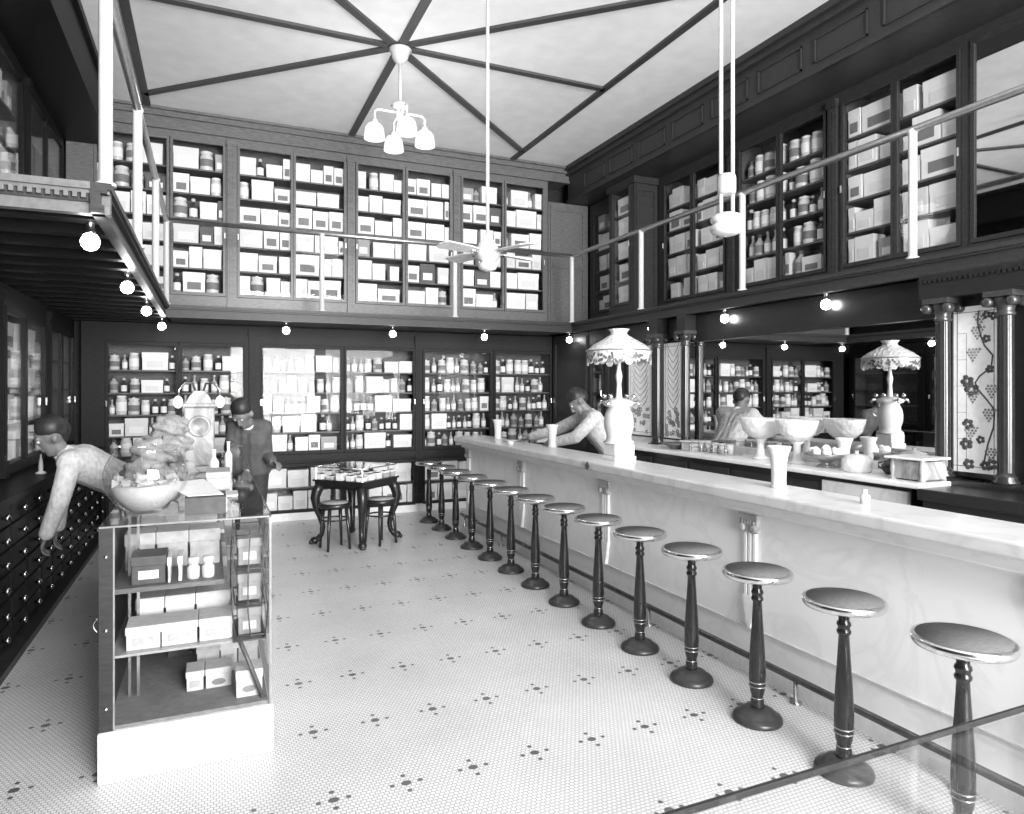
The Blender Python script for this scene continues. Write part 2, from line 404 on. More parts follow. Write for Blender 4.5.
# ------------------------------------------------------------------ glazed cabinets
def cabinet(M, s0, s1, z0, z1, doors, gz, depth, name, label, shelves, low=None, wood=None, pil=(), handle_z=None, mirror=False, cat='cabinet', flip=False):
    wood = wood or WOOD
    t = thing(name, label, cat, M((s0+s1)/2, 0, z0))
    b = MB()
    b.mbox(M, s0, s1, -depth, -depth+.015, z0, z1)
    for s in (s0, s1-.015): b.mbox(M, s, s+.015, -depth, -.03, z0, z1)
    b.mbox(M, s0, s1, -depth, -.03, z0, z0+.015); b.mbox(M, s0, s1, -depth, -.03, z1-.015, z1)
    b.build('carcass', CASEI, t)
    sw = .032
    b = MB(); ops = sorted([(d[0]-sw, d[1]+sw) for d in doors])
    def rail(za, zb):
        if zb-za > .002: b.mbox(M, s0, s1, -.03, 0, za, zb)
    def stiles(za, zb):
        p = s0
        for a, c in ops:
            if a-p > .004: b.mbox(M, p, a, -.03, 0, za, zb)
            p = c
        if s1-p > .004: b.mbox(M, p, s1, -.03, 0, za, zb)
    zz = gz[0]-.04; zt = gz[1]+.04
    if low:
        rail(z0, low[0]-.04); stiles(low[0]-.04, low[1]+.04); rail(low[1]+.04, zz)
        b.mbox(M, s0, s1, 0, .02, low[1]+.07, low[1]+.15)
    else: rail(z0, zz)
    stiles(zz, zt); rail(zt, z1)
    b.build('face_frame', wood, t)
    for pz in pil:     # slim pilaster on the face
        b = MB(); b.mbox(M, pz-.045, pz+.045, 0, .03, z0, z1-.05); b.mbox(M, pz-.054, pz+.054, 0, .045, z1-.12, z1-.05); b.mbox(M, pz-.052, pz+.052, 0, .04, z0, z0+.12)
        for q in (-.02, .012): b.mbox(M, pz+q, pz+q+.01, .03, .036, z0+.16, z1-.16)
        b.build('pilaster', wood, t)
    def door(a, c, za, zb, nm, hs):
        b = MB(); e = .004
        b.mbox(M, a-sw+e, a, -.025, .012, za-.036, zb+.036); b.mbox(M, c, c+sw-e, -.025, .012, za-.036, zb+.036)
        b.mbox(M, a, c, -.025, .012, za-.036, za); b.mbox(M, a, c, -.025, .012, zb, zb+.036)
        d = b.build(nm, wood, t)
        b = MB(); b.mbox(M, a, c, -.010, -.004, za, zb); b.build('mirror_pane' if mirror else 'glass_pane', DOORMIR if mirror else GLASS, d)
        hz = handle_z if (handle_z and nm == 'door') else (za+zb)/2
        b = MB(); hx = a-sw*.6 if hs < 0 else c+sw*.6
        b.mbox(M, hx-.008, hx+.008, .012, .026, hz-.035, hz+.035, .003); b.build('handle', SILVER, d)
    for i, (a, c) in enumerate(doors):
        door(a, c, gz[0], gz[1], 'door', -1 if i % 2 == 0 else 1)
        if low: door(a, c, low[0], low[1], 'low_door', 1 if i % 2 == 0 else -1)
    for z in shelves:
        b = MB(); b.mbox(M, s0+.016, s1-.016, -depth+.016, -.045, z-.018, z); b.build('shelf', SHELF, t)
    return t
# upper cabinets on the back wall
UB = [('leftmost', -1.44, .282, ((-1.15, -.46), (-.395, .135))), ('second', .282, 1.685, ((.32, .90), (.96, 1.543))),
      ('third', 1.685, 3.095, ((1.72, 2.30), (2.37, 2.95))), ('rightmost', 3.095, 4.42, ((3.135, 3.71), (3.775, 4.344)))]
zs = [2.74+.29*i for i in range(6)]
for w, s0, s1, drs in UB:
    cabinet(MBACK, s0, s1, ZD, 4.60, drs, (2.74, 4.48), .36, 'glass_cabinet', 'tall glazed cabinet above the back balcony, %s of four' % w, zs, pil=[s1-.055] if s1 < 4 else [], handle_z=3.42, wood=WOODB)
    for di, (a, c) in enumerate(drs):
        for k, z in enumerate(zs):
            goods(MBACK, a-.02, c+.02, z, .262, .32, .93 if w != 'leftmost' else .6, '%s door of %s upper back cabinet' % (('left', 'right')[di], w), SH6[5-k], wr=(.12, .30) if w != 'rightmost' else (.16, .34))
# lower cabinets on the back wall
LBK = [('left', -1.30, .522, ((-1.04, -.364), (-.30, .354))), ('middle', .522, 2.563, ((.579, 1.50), (1.575, 2.44))), ('right', 2.563, 4.49, ((2.60, 3.53), (3.615, 4.45)))]
zl = [.85, 1.08, 1.32, 1.57, 1.83]; SH5 = ['top', 'second', 'third', 'fourth', 'bottom']
for w, s0, s1, drs in LBK:
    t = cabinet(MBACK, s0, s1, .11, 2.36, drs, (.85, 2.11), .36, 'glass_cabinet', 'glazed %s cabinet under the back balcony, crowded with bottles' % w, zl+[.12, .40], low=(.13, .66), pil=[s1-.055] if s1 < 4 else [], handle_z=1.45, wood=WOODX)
    b = MB(); b.mbox(MBACK, s0, s1, -.2, .01, 0, .11); b.build('tile_plinth', TILEW, t)
    for di, (a, c) in enumerate(drs):
        for k, z in enumerate(zl):
            goods(MBACK, a-.02, c+.02, z, .225, .32, (.45, .25, .1, .08, .15)[k] if w != 'right' else .04, '%s door of lower %s back cabinet' % (('left', 'right')[di], w), SH5[4-k], wr=(.14, .3))
        if w != 'left':
            for zq, sn in ((.12, 'lower'), (.40, 'upper')): goods(MBACK, a-.02, c+.02, zq, .25, .32, 1, '%s low door of lower %s back cabinet' % (('left', 'right')[di], w), sn, wr=(.16, .34))
# corner cupboard door on the back wall by the right gallery
def panelled(M, s0, s1, z0, z1, name, label, cat='cupboard', wood=None):
    wood = wood or WOOD
    t = thing(name, label, cat, M((s0+s1)/2, 0, z0))
    b = MB(); b.mbox(M, s0, s1, -.3, 0, z0, z1); b.build('carcass', wood, t)
    b = MB(); a, c = s0+.03, s1-.03; za, zb = z0+.05, z1-.05; f = .07
    for q in ((a, a+f, za, zb), (c-f, c, za, zb), (a+f, c-f, za, za+f), (a+f, c-f, zb-f, zb), (a+f, c-f, (za+zb)/2-f/2, (za+zb)/2+f/2)): b.mbox(M, q[0], q[1], 0, .018, q[2], q[3])
    d = b.build('door', wood, t)
    b = MB(); b.mbox(M, a+.015, a+.03, .018, .03, (za+zb)/2-.03, (za+zb)/2+.03); b.build('handle', SILVER, d)
    return t
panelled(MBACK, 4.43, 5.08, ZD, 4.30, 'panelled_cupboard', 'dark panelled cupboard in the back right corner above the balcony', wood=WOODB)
# right wall, above the balcony
cabinet(mright(5.1), 7.92, 8.76, ZD, 4.30, ((8.02, 8.62),), (2.74, 4.12), .36, 'glass_cabinet', 'narrow dark glazed cabinet tucked behind the pier, right balcony', zs[:5])
for k, z in enumerate(zs[:5]): goods(mright(5.1), 8.02, 8.62, z, .25, .3, .8, 'narrow cabinet behind the right pier', SH5[4-k], True, rz=-PI/2, wr=(.2, .32))
pr = cabinet(mright(4.9), 7.32, 7.90, ZD, 4.30, ((7.42, 7.80),), (2.74, 4.20), .36, 'pier_cabinet', 'wooden pier cabinet projecting beyond the right balcony cabinets, pale lit contents', zs[:5])
b = MB(); b.box(4.9, 5.245, 7.30, 7.325, ZD, 4.30)
for q in ((4.92, 4.97, 2.55, 4.2), (5.19, 5.24, 2.55, 4.2), (4.97, 5.19, 2.55, 2.62), (4.97, 5.19, 4.13, 4.2)): b.box(q[0], q[1], 7.285, 7.30, q[2], q[3])
b.box(4.87, 5.245, 7.27, 7.92, 4.22, 4.305); b.build('side_panel', WOOD, pr)
for k, z in enumerate(zs[:5]): goods(mright(4.9), 7.42, 7.80, z, .27, .3, 1, 'door of the right pier cabinet', SH5[4-k], True, rz=-PI/2, wr=(.3, .38))
MR = mright(5.25)
UR = [('far', 5.875, 7.28, ((6.06, 6.575), (6.64, 7.14))), ('middle', 4.525, 5.875, ((4.69, 5.215), (5.28, 5.80))), ('near', 3.38, 4.525, ((3.445, 3.94), (4.0, 4.47)))]
zr = [2.74+.285*i for i in range(5)]
for w, s0, s1, drs in UR:
    cabinet(MR, s0, s1, ZD, 4.31, drs, (2.74, 4.18), .36, 'glass_cabinet', 'glazed %s cabinet above the right balcony' % w, zr, wood=WOOD, pil=[s0+.055] if s0 > 4 else [], handle_z=3.42)
    for di, (a, c) in enumerate(drs):
        for k, z in enumerate(zr):
            m = 1 if w == 'near' else (.95 if w == 'far' else (.7 if k == 0 else 0))
            goods(MR, a-.02, c+.02, z, .255, .32, m, '%s door of %s upper right cabinet' % (('right', 'left')[di], w), SH5[4-k], True, rz=-PI/2, wr=(.14, .26) if w != 'near' else (.16, .4))
cabinet(MR, 2.2, 3.38, ZD, 4.31, ((2.70, 3.31),), (2.74, 4.20), .36, 'mirror_cabinet', 'mirror-doored cabinet nearest the camera above the right balcony, reflecting the ceiling', [3.2, 3.7], mirror=True)
b = MB(); b.box(5.25, 5.7, -3.4, 2.2, ZD, 4.31); struct('trim_10', b, WOOD, 'dark panelling above the right balcony')

# left wall, above the balcony
ML = mleft(-1.45)
for w, s0, s1 in (('near', 3.6, 5.3), ('middle', 5.3, 7.0), ('far', 7.0, 8.70)):
    m = (s0+s1)/2
    cabinet(ML, s0, s1, ZD, 4.31, ((s0+.1, m-.035), (m+.035, s1-.1)), (2.74, 4.18), .36, 'glass_cabinet', 'dark glazed %s cabinet above the left balcony' % w, zr, wood=WOODL, pil=[s0+.055], handle_z=3.2)
    for di, (a, c) in enumerate(((s0+.1, m-.035), (m+.035, s1-.1))):
        if w == 'far': continue
        for k, z in enumerate(zr[::2]): goods(ML, a, c, z, .255, .32, .8, '%s door of %s upper left cabinet' % (('left', 'right')[di], w), ('bottom', 'third', 'top')[k], rz=PI/2, wr=(.3, .45))
# left wall, below the balcony: glazed cabinets over a bank of drawers
ML2 = mleft(-1.35)
for w, s0, s1 in (('nearest', 2.6, 4.2), ('second', 4.2, 5.8), ('third', 5.8, 7.3), ('far', 7.3, 8.70)):
    m = (s0+s1)/2
    cabinet(ML2, s0, s1, .98, 2.36, ((s0+.1, m-.035), (m+.035, s1-.1)), (1.06, 2.16), .4, 'glass_cabinet', 'dark glazed cabinet over the left drawers, %s from the camera' % w, [1.06, 1.34, 1.62, 1.9], wood=WOODL, pil=[s0+.055], handle_z=1.5)
    if w in ('second', 'third'):
        for di, (a, c) in enumerate(((s0+.1, m-.035), (m+.035, s1-.1))):
            for k, z in enumerate((1.06, 1.34, 1.62, 1.9)): goods(ML2, a, c, z, .24, .36, .8, '%s door of %s left cabinet over drawers' % (('left', 'right')[di], w), ('bottom', 'third', 'second', 'top')[k], rz=PI/2, wr=(.25, .4))
for w, s0, s1 in (('nearest', 2.6, 4.2), ('second', 4.2, 5.8), ('third', 5.8, 7.3), ('far', 7.3, 8.76)):
    t = thing('drawer_cabinet', 'dark bank of small knobbed drawers along the left wall, %s from camera' % w, 'cabinet', (-1.4, (s0+s1)/2, 0))
    b = MB(); b.box(-1.86, -1.12, s0, s1, .08, .93); b.box(-1.86, -1.16, s0, s1, 0, .08); b.build('carcass', WOODL, t)
    b = MB(); b.box(-1.86, -1.07, s0, s1, .93, .975); b.build('top', WOODL, t)
    nc = 4; dw = (s1-s0)/nc; rows = [(.80, .92), (.66, .785), (.52, .645), (.37, .505), (.22, .355), (.10, .205)]
    for c in range(nc):
        for r, (za, zb) in enumerate(rows):
            b = MB(); y0 = s0+c*dw+.015; y1 = s0+(c+1)*dw-.015
            b.box(-1.12, -1.10, y0, y1, za, zb, .004); d = b.build('drawer', WOODL, t)
            b = MB(); yc = (y0+y1)/2; b.lathe([(.010, 0), (.010, .014), (.021, .022), (.02, .034), (.008, .042)], (-1.10, yc, (za+zb)/2), 12, tilt=Matrix.Rotation(PI/2, 3, 'Y')); b.build('knob', BRASS, d)
b = MB(); b.box(-1.16, -1.04, 2.6, 8.7, 0, .045); struct('baseboard_left', b, WOOD, 'dark board along the foot of the left drawers')
# small white bottle on the left ledge
b = MB(); b.lathe([(.035, 0), (.035, .01), (.014, .02), (.016, .05), (.012, .1), (.006, .12), (.006, .145)], (-1.16, 6.1, .976), 14)
tag(b.build('candlestick', WHITEP), 'small white stick-like bottle standing on the left ledge', 'candlestick')
# ------------------------------------------------------------------ marble soda counter
ct = thing('soda_counter', 'long white marble soda counter running down the right side', 'counter', (2.85, 4.2, 0))
CY0, CY1 = -.6, 7.72
b = MB(); b.box(2.80, 2.98, CY0, CY1, .10, .97); b.build('front_panel', MARBLE, ct)
b = MB(); b.box(2.66, 3.07, CY0-.03, CY1+.06, .985, 1.05, .012); b.build('counter_top', MARBLEG, ct)
b = MB(); b.box(2.70, 2.82, CY0, CY1+.03, .955, .985); b.box(2.74, 2.82, CY0, CY1+.02, .92, .955, .008); b.box(2.775, 2.82, CY0, CY1+.01, .905, .92); b.build('moulding', MARBLE, ct)
b = MB(); b.box(2.79, 2.98, CY0, CY1, 0, .10); b.build('plinth', TILEW, ct)
b = MB(); b.box(2.785, 2.80, CY0, CY1, .255, .262); b.build('panel_joint', MARBLEG, ct)
CARV = marble('carved_grey_marble', .42, .25)
def pilaster(y):
    b = MB(); cp = MB()
    cp.box(2.765, 2.80, y-.075, y+.075, .875, .905, .006); cp.box(2.772, 2.80, y-.065, y+.065, .80, .875)
    for k in range(5): cp.ball((2.770, y-.044+.022*k, .858), (.006, .008, .012), 8, 6)
    for s in (-1, 1): cp.lathe([(.012, -.012), (.022, -.008), (.022, .008), (.012, .012)], (2.770, y+s*.045, .825), 14, tilt=Matrix.Rotation(PI/2, 3, 'Y'))
    for k in (-1, 0, 1): b.box(2.782, 2.80, y+k*.034-.012, y+k*.034+.012, .44, .80, .004)
    b.prism([(-.05, .44), (.05, .44), (.035, .36), (.012, .26), (-.012, .26), (-.035, .36)], lambda u, v: (2.775, y+u, v), lambda u, v: (2.80, y+u, v))
    return b, cp
for y in (7.62, 6.1, 4.55, 3.0, 1.45): 
    pb, cp = pilaster(y); pz = pb.build('pilaster', MARBLE, ct); cp.build('capital', CARV, pz)
b = MB(); b.prism([(-.035, 0), (0, -.032), (.035, 0), (0, .032)], lambda u, v: (2.652, 4.60+u, 1.0175+v), lambda u, v: (2.667, 4.60+u, 1.0175+v)); b.build('diamond_plate', mat('tarnished_metal', .16, .3, metal=.6), ct)
fr = MB(); fr.tube([(2.735, CY0, .125), (2.735, CY1, .125)], .018, 12); rl2 = fr.build('foot_rail', mat('dark_bronze', .10, .25, metal=.7), ct)
for y in (0.5, 1.8, 2.62, 3.9, 5.2, 6.5, 7.6):
    b = MB(); b.lathe([(.03, 0), (.03, .008), (.012, .014), (.012, .11)], (2.735, y, 0), 12); b.build('foot_rail_post', BRASS, ct)

# ------------------------------------------------------------------ stools
def stool():
    t = thing('counter_stool', '', 'stool', (0, 0, 0), 'stools along the soda counter')
    b = MB(); b.lathe([(.135, .690), (.158, .697), (.164, .707), (.164, .719), (.160, .727), (.150, .7295), (.146, .729)], n=40); s = b.build('seat_rim', SILVER, t)
    b = MB(); b.lathe([(.1475, .722), (.1475, .7315), (.0001, .7315)], n=40); b.build('seat', SEATM, t)
    b = MB(); b.lathe([(.02, .655), (.03, .66), (.055, .675), (.07, .69)], n=20); b.build('seat_bracket', SILVER, t)
    b = MB(); b.lathe([(.030, .05), (.034, .075), (.030, .10), (.026, .115), (.034, .14), (.037, .17), (.039, .22), (.038, .28), (.034, .36), (.028, .45), (.023, .53), (.021, .575), (.027, .582), (.029, .592), (.024, .60), (.024, .61), (.029, .618), (.027, .628), (.021, .636), (.022, .66)], n=24); p = b.build('post', mat('stool_post_wood', .016, .2) if 'stool_post_wood' not in bpy.data.materials else bpy.data.materials['stool_post_wood'], t)
    b = MB()
    for z in (.165, .185, .108): 
        r = .0385 if z > .15 else .0285
        b.lathe([(r, z), (r+.0025, z+.002), (r+.0025, z+.004), (r, z+.006)], n=24)
    b.build('ring', BRASS, p)
    b = MB(); b.lathe([(.115, 0), (.118, .01), (.112, .024), (.095, .032), (.088, .036), (.075, .052), (.05, .062), (.034, .066)], n=32); b.build('base', mat('stool_base_iron', .05, .35, metal=.3), t)
    return t
sy = [1.573+.497*k for k in range(14)]; s0 = None
for i, y in enumerate(sy):
    lab = 'round counter stool, ' + ('nearest the camera' if i == 0 else ('farthest, by the back wall' if i == 13 else ORD[i]+' from the camera'))
    if s0 is None: s0 = stool(); s0.location = (2.43, y, 0); s0['label'] = lab
    else: dup(s0, (2.43, y, 0), lab, rotz=.35*i)

# ------------------------------------------------------------------ things on the counter
def trumpet(x, y, lab, h=.235):
    b = MB(); k = h/.235
    b.lathe([(.045*k, 0), (.046*k, .012), (.04*k, .02), (.040*k, .06), (.042*k, .13*k), (.05*k, .185*k), (.066*k, .225*k), (.067*k, h), (.06*k, h), (.044*k, .185*k), (.036*k, .13*k), (.034*k, .03)], (x, y, 1.05), 24)
    tag(b.build('vase', MILK), lab, 'vase', 'flared white vases on the counter')
trumpet(2.93, 2.93, 'flared white vase near the middle of the counter top, largest in view')
trumpet(3.0, 5.86, 'flared white vase on the counter beside the leaning clerk', .22)
trumpet(2.95, 7.1, 'flared white vase at the far end of the counter', .22)
b = MB(); b.lathe([(.05, 0), (.09, .012), (.092, .018), (.03, .012)], (2.93, 6.7, 1.05), 20); tag(b.build('saucer', MILK), 'small white saucer on the far part of the counter', 'saucer')
b = MB(); b.lathe([(.03, 0), (.032, .03), (.02, .034)], (2.78, 6.35, 1.05), 14); tag(b.build('salt_cellar', MILK), 'tiny white pot near the counter front edge, far part', 'pot')
b = MB(); b.lathe([(.02, 0), (.024, .04), (.01, .05), (.012, .07)], (2.9, 2.35, 1.05), 14); tag(b.build('cruet', MILK), 'tiny white cruet on the near counter top', 'cruet')
# draught column with shaded lamp
ux, uy, uz = 2.955, 4.62, 1.05
t = thing('soda_fountain', 'white pedestal soda fountain on the counter carrying a fringed lamp shade', 'soda fountain', (ux, uy, uz))
b = MB(); b.box(ux-.098, ux+.098, uy-.098, uy+.098, uz, uz+.035, .006); b.box(ux-.09, ux+.09, uy-.09, uy+.09, uz+.035, uz+.13, .012); b.build('base', MARBLE, t)
b = MB(); b.lathe([(.12, .13), (.125, .14), (.10, .16), (.098, .19), (.115, .25), (.118, .30), (.11, .36), (.09, .40), (.085, .415), (.12, .43), (.13, .445), (.125, .46), (.07, .48), (.03, .49)], (ux, uy, uz), 10); 
body = b.build('body', MILK, t)
for s in (0, 1, 2, 3):
    an = .5+PI/2*s; b = MB(); c = (ux+.11*math.cos(an), uy+.11*math.sin(an))
    b.tube([(c[0], c[1], uz+.45), (ux+.16*math.cos(an), uy+.16*math.sin(an), uz+.46), (ux+.18*math.cos(an), uy+.18*math.sin(an), uz+.43)], .012, 8)
    b.ball((ux+.13*math.cos(an), uy+.13*math.sin(an), uz+.50), .020); b.build('tap', SILVER, t)
b = MB(); b.lathe([(.035, .48), (.025, .50), (.018, .60), (.028, .66), (.016, .72), (.014, .90)], (ux, uy, uz), 16); b.build('lamp_pole', MILK, t)
b = MB()
b.lathe([(.255, .86), (.25, .868), (.20, .91), (.12, .955), (.07, .985), (.062, 1.0), (.075, 1.02), (.085, 1.03), (.08, 1.03), (.055, 1.0), (.11, .95), (.19, .90), (.24, .862)], (ux, uy, uz), 32, closed=False)
sh = b.build('lamp_shade', cutglass('frosted_shade', .62, .9), t)
b = MB(); b.lathe([(.255, .865), (.262, .86), (.262, .855), (.252, .852)], (ux, uy, uz), 32, closed=False); b.build('shade_band', mat('shade_band_metal', .3, .3, metal=.6), sh)
b = MB(); nf = 24
for k in range(nf):
    a0 = 2*PI*k/nf; hh = .09+.02*math.sin(k*PI/2)
    def P3(u, v, r, a0=a0): return (ux+r*math.cos(a0+u), uy+r*math.sin(a0+u), uz+.855-v)
    da = PI/nf*.97
    b.prism([(-da, 0), (da, 0), (da, hh*.8), (da*.5, hh), (-da*.5, hh), (-da, hh*.8)], lambda u, v: P3(u, v, .250), lambda u, v: P3(u, v, .254))
fr_ = b.build('shade_skirt', cutglass('skirt_glass', .55, .88), sh); fr_['label'] = 'scalloped glass skirt of the shade'
b = MB()
for k in range(150):
    a0 = rnd.uniform(0, 2*PI); z = uz+.855-rnd.uniform(.02, .085); r = .2565
    q = [(r*math.cos(a0+da*.3*math.cos(j*PI/3)), r*math.sin(a0+da*.3*math.cos(j*PI/3)), .012*math.sin(j*PI/3)) for j in range(6)]
    b._f([b.bm.verts.new((ux+v[0], uy+v[1], z+v[2])) for v in q])
b.build('skirt_pattern', mat('pattern_dark', .10, .4), fr_)

# ------------------------------------------------------------------ back bar with mirror
bb = thing('back_bar', 'dark wooden back bar with a marble ledge, big mirror, columns and leaded panels', 'back bar', (4.4, 5, 0))
BX = 4.50
b = MB(); b.box(4.06, 4.8, 2.95, 6.86, .0, .985); b.build('base_cabinet', WOODD, bb)
y = 6.8
while y > 3.7:
    b = MB(); b.box(4.045, 4.06, y-.5, y, .15, .93); b.box(4.04, 4.045, y-.44, y-.06, .22, .86); b.build('panel', WOOD, bb); y -= .56
b = MB(); b.box(4.03, 4.06, 2.96, 3.62, .40, .955); q = b.build('panel', MARBLEG, bb); q['label'] = 'pale marble panel at the near end'
b = MB(); b.box(4.0, 4.53, 2.86, 6.86, .985, 1.02, .008); b.build('ledge', MARBLE, bb)
b = MB(); b.box(4.44, 4.52, 3.13, 6.86, 1.02, 1.075); b.build('upstand', MARBLEG, bb)
b = MB(); b.box(3.98, 4.8, 1.6, 2.82, 0, .93); b.box(3.95, 4.8, 1.58, 2.84, .93, 1.0, .008); b.box(4.30, 4.8, 2.4, 3.1, .98, 1.025); b.build('pedestal', WOODD, bb)
b = MB(); b.box(BX, BX+.02, 3.10, 5.70, 1.075, 2.085); b.build('mirror', MIRROR, bb)
b = MB(); b.box(BX+.02, 4.9, 1.6, 6.87, 1.0, ZU); b.box(BX-.04, BX+.02, 3.08, 5.72, 2.085, 2.15); b.box(BX-.015, BX+.02, 2.4, 6.87, 2.15, ZU-.002); b.box(4.345, BX, 2.4, 3.11, 2.2, ZU-.002); b.box(4.355, BX, 5.59, 5.73, 2.2, ZU-.002); b.box(4.345, BX, 6.05, 6.21, 2.2, ZU-.002); b.box(BX-.03, BX+.02, 1.6, 2.42, 1.0, 2.2)
yy = 2.42
while yy < 3.08: b.box(4.33, 4.345, yy, yy+.018, 2.305, 2.325); yy += .033
b.build('frame', WOODD, bb)
def column(y, r=.045, x=4.415):
    b = MB(); b.box(x-.075, x+.075, y-.075, y+.075, 1.0, 1.03)
    b.lathe([(.07, 1.03), (.075, 1.045), (.06, 1.06), (.064, 1.07), (r+.004, 1.085), (r, 1.10)], (x, y, 0), 20)
    # fluted shaft
    prof = [(r, 1.10), (r, 1.5), (r*.94, 2.05)]
    n = 48; rings = []
    for rr, z in prof:
        rings.append([b.bm.verts.new((x+rr*(1-.08*(k % 4 == 0))*math.cos(2*PI*k/n), y+rr*(1-.08*(k % 4 == 0))*math.sin(2*PI*k/n), z)) for k in range(n)])
    for a, c in zip(rings, rings[1:]):
        for k in range(n): b._f((a[k], a[(k+1) % n], c[(k+1) % n], c[k]), True)
    sft = b.build('column', mat('column_wood', .025, .2) if 'column_wood' not in bpy.data.materials else bpy.data.materials['column_wood'], bb)
    b = MB(); b.lathe([(r*.95, 2.05), (r*1.2, 2.06), (r, 2.075), (r*1.05, 2.10), (r*1.5, 2.15), (r*1.6, 2.165)], (x, y, 0), 20); b.box(x-.085, x+.085, y-.085, y+.085, 2.165, 2.20)
    for sx in (-1, 1):
        for s in (-1, 1): b.lathe([(.012, -.03), (.03, -.026), (.03, .026), (.012, .03)], (x+sx*.055, y+s*.07, 2.135), 12, tilt=Matrix.Rotation(PI/2, 3, 'Y'))
    b.build('capital', mat('gilt_capital', .07, .3, metal=.4) if 'gilt_capital' not in bpy.data.materials else bpy.data.materials['gilt_capital'], sft)
for y in (2.99, 2.60, 5.66): column(y)
column(6.13, .055)
def artpanel(y0, y1, z0, z1, lab, vine):
    b = MB(); f = .03
    b.box(BX-.03, BX, y0-f, y0, z0-f, z1+f); b.box(BX-.03, BX, y1, y1+f, z0-f, z1+f); b.box(BX-.03, BX, y0, y1, z0-f, z0); b.box(BX-.03, BX, y0, y1, z1, z1+f)
    t = b.build('leaded_panel', WOODD, bb); t['label'] = lab
    sheet = MB(); sheet.box(BX-.015, BX-.005, y0, y1, z0, z1); sheet.mi = 1
    w = y1-y0; h = z1-z0; X = BX-.0155
    def Q(u, v): return (X, y1-u*w, z0+v*h)     # u from left in view
    b = MB()
    def line(pts, r=.003): b.tube([Q(*p) for p in pts], r, 6)
    for k in (.09, .91): line([(k, 0), (k, 1)], .0022)
    for k in (.035, .965): line([(0, k), (1, k)], .0022)
    if vine:
        for k in (.2, .36, .52, .68, .84): line([(.09, k), (.3, k)], .0012); line([(.3, k-.16), (.3, k)], .0012)
        vv = [(.80, .02), (.70, .08), (.78, .18), (.9, .28), (.92, .38), (.75, .44), (.55, .50), (.5, .54), (.6, .58), (.85, .63), (.88, .70), (.7, .76), (.62, .82), (.55, .90), (.58, .97)]
        line(vv, .0055)
    b.build('came', LEADD, t)
    lf = MB() if vine else sheet; gr = sheet
    def leaf(u, v, s):
        for a in range(5):
            an = a*2*PI/5+rnd.uniform(-.2, .2); du = math.cos(an)*s*.75; dv = math.sin(an)*s*.75
            c = Q(u, v); c = (X-.002, c[1]+du, c[2]+dv)
            lf.ball(c, (.003, s*.55, s*.5), 8, 5)
    def grapes(u, v, s, n=14):
        gr = MB()
        for k in range(n):
            r = int((math.sqrt(8*k+1)-1)/2); i = k-r*(r+1)//2
            c = Q(u, v); gr.ball((X-.002, c[1]+(i-r/2)*s*.50, c[2]-.05+ r*s*.42), (.003, s*.2, s*.2), 8, 5)
        gr.build('grape_cluster', LEADG, t)
    if vine:
        for u, v, s in ((.32, .55, .045), (.42, .50, .05), (.30, .17, .045), (.36, .05, .04), (.82, .62, .03), (.75, .94, .03), (.9, .93, .03), (.75, .80, .03), (.62, .2, .03), (.86, .06, .04), (.72, .05, .035), (.34, .29, .04)): leaf(u, v, s*.75)
        for u, v in ((.45, .47), (.86, .50), (.45, .72), (.55, .85), (.6, .93), (.85, .13), (.40, .25), (.8, .36)): grapes(u, v, .042)
    else:
        for k in range(9):
            u = .5; v = .30+.07*k
            for s in (-1, 1): gr.tube([Q(u, v), Q(u+s*.22, v+.07), Q(u+s*.34, v+.16)], [.003, .006, .002], 6)
        for k in range(26):
            leaf(rnd.uniform(.15, .85), rnd.uniform(.03, .30), rnd.uniform(.018, .03))
    if vine: lf.build('leaves', LEADD, t)
    sheet.build('glass_sheet', [LEAD, LEADG], t)
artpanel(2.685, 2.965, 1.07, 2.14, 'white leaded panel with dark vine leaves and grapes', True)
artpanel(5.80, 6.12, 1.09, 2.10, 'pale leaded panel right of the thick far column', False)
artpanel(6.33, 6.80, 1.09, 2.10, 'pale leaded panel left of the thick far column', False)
# wall beside the back bar towards the corner
t = cabinet(mright(BX), 7.36, 7.75, 0, ZU, ((7.43, 7.68),), (1.0, 2.12), .3, 'glass_cabinet', 'narrow glazed cabinet between back bar and corner, below the balcony', [1.0, 1.28, 1.56, 1.84], low=(.15, .8))
for k, z in enumerate((1.0, 1.28, 1.56, 1.84)): goods(mright(BX), 7.43, 7.68, z, .25, .26, .5, 'narrow cabinet behind the counter corner', ('bottom', 'third', 'second', 'top')[k], True, rz=-PI/2)
panelled(mright(BX), 6.88, 7.35, 0, ZU, 'panelled_cupboard', 'dark panelled cupboard between the leaded panel and narrow glazed cabinet')
panelled(mright(BX), 7.76, 8.76, 0, ZU, 'panelled_cupboard', 'dark panelled cupboard on the right wall below the balcony, at the corner')

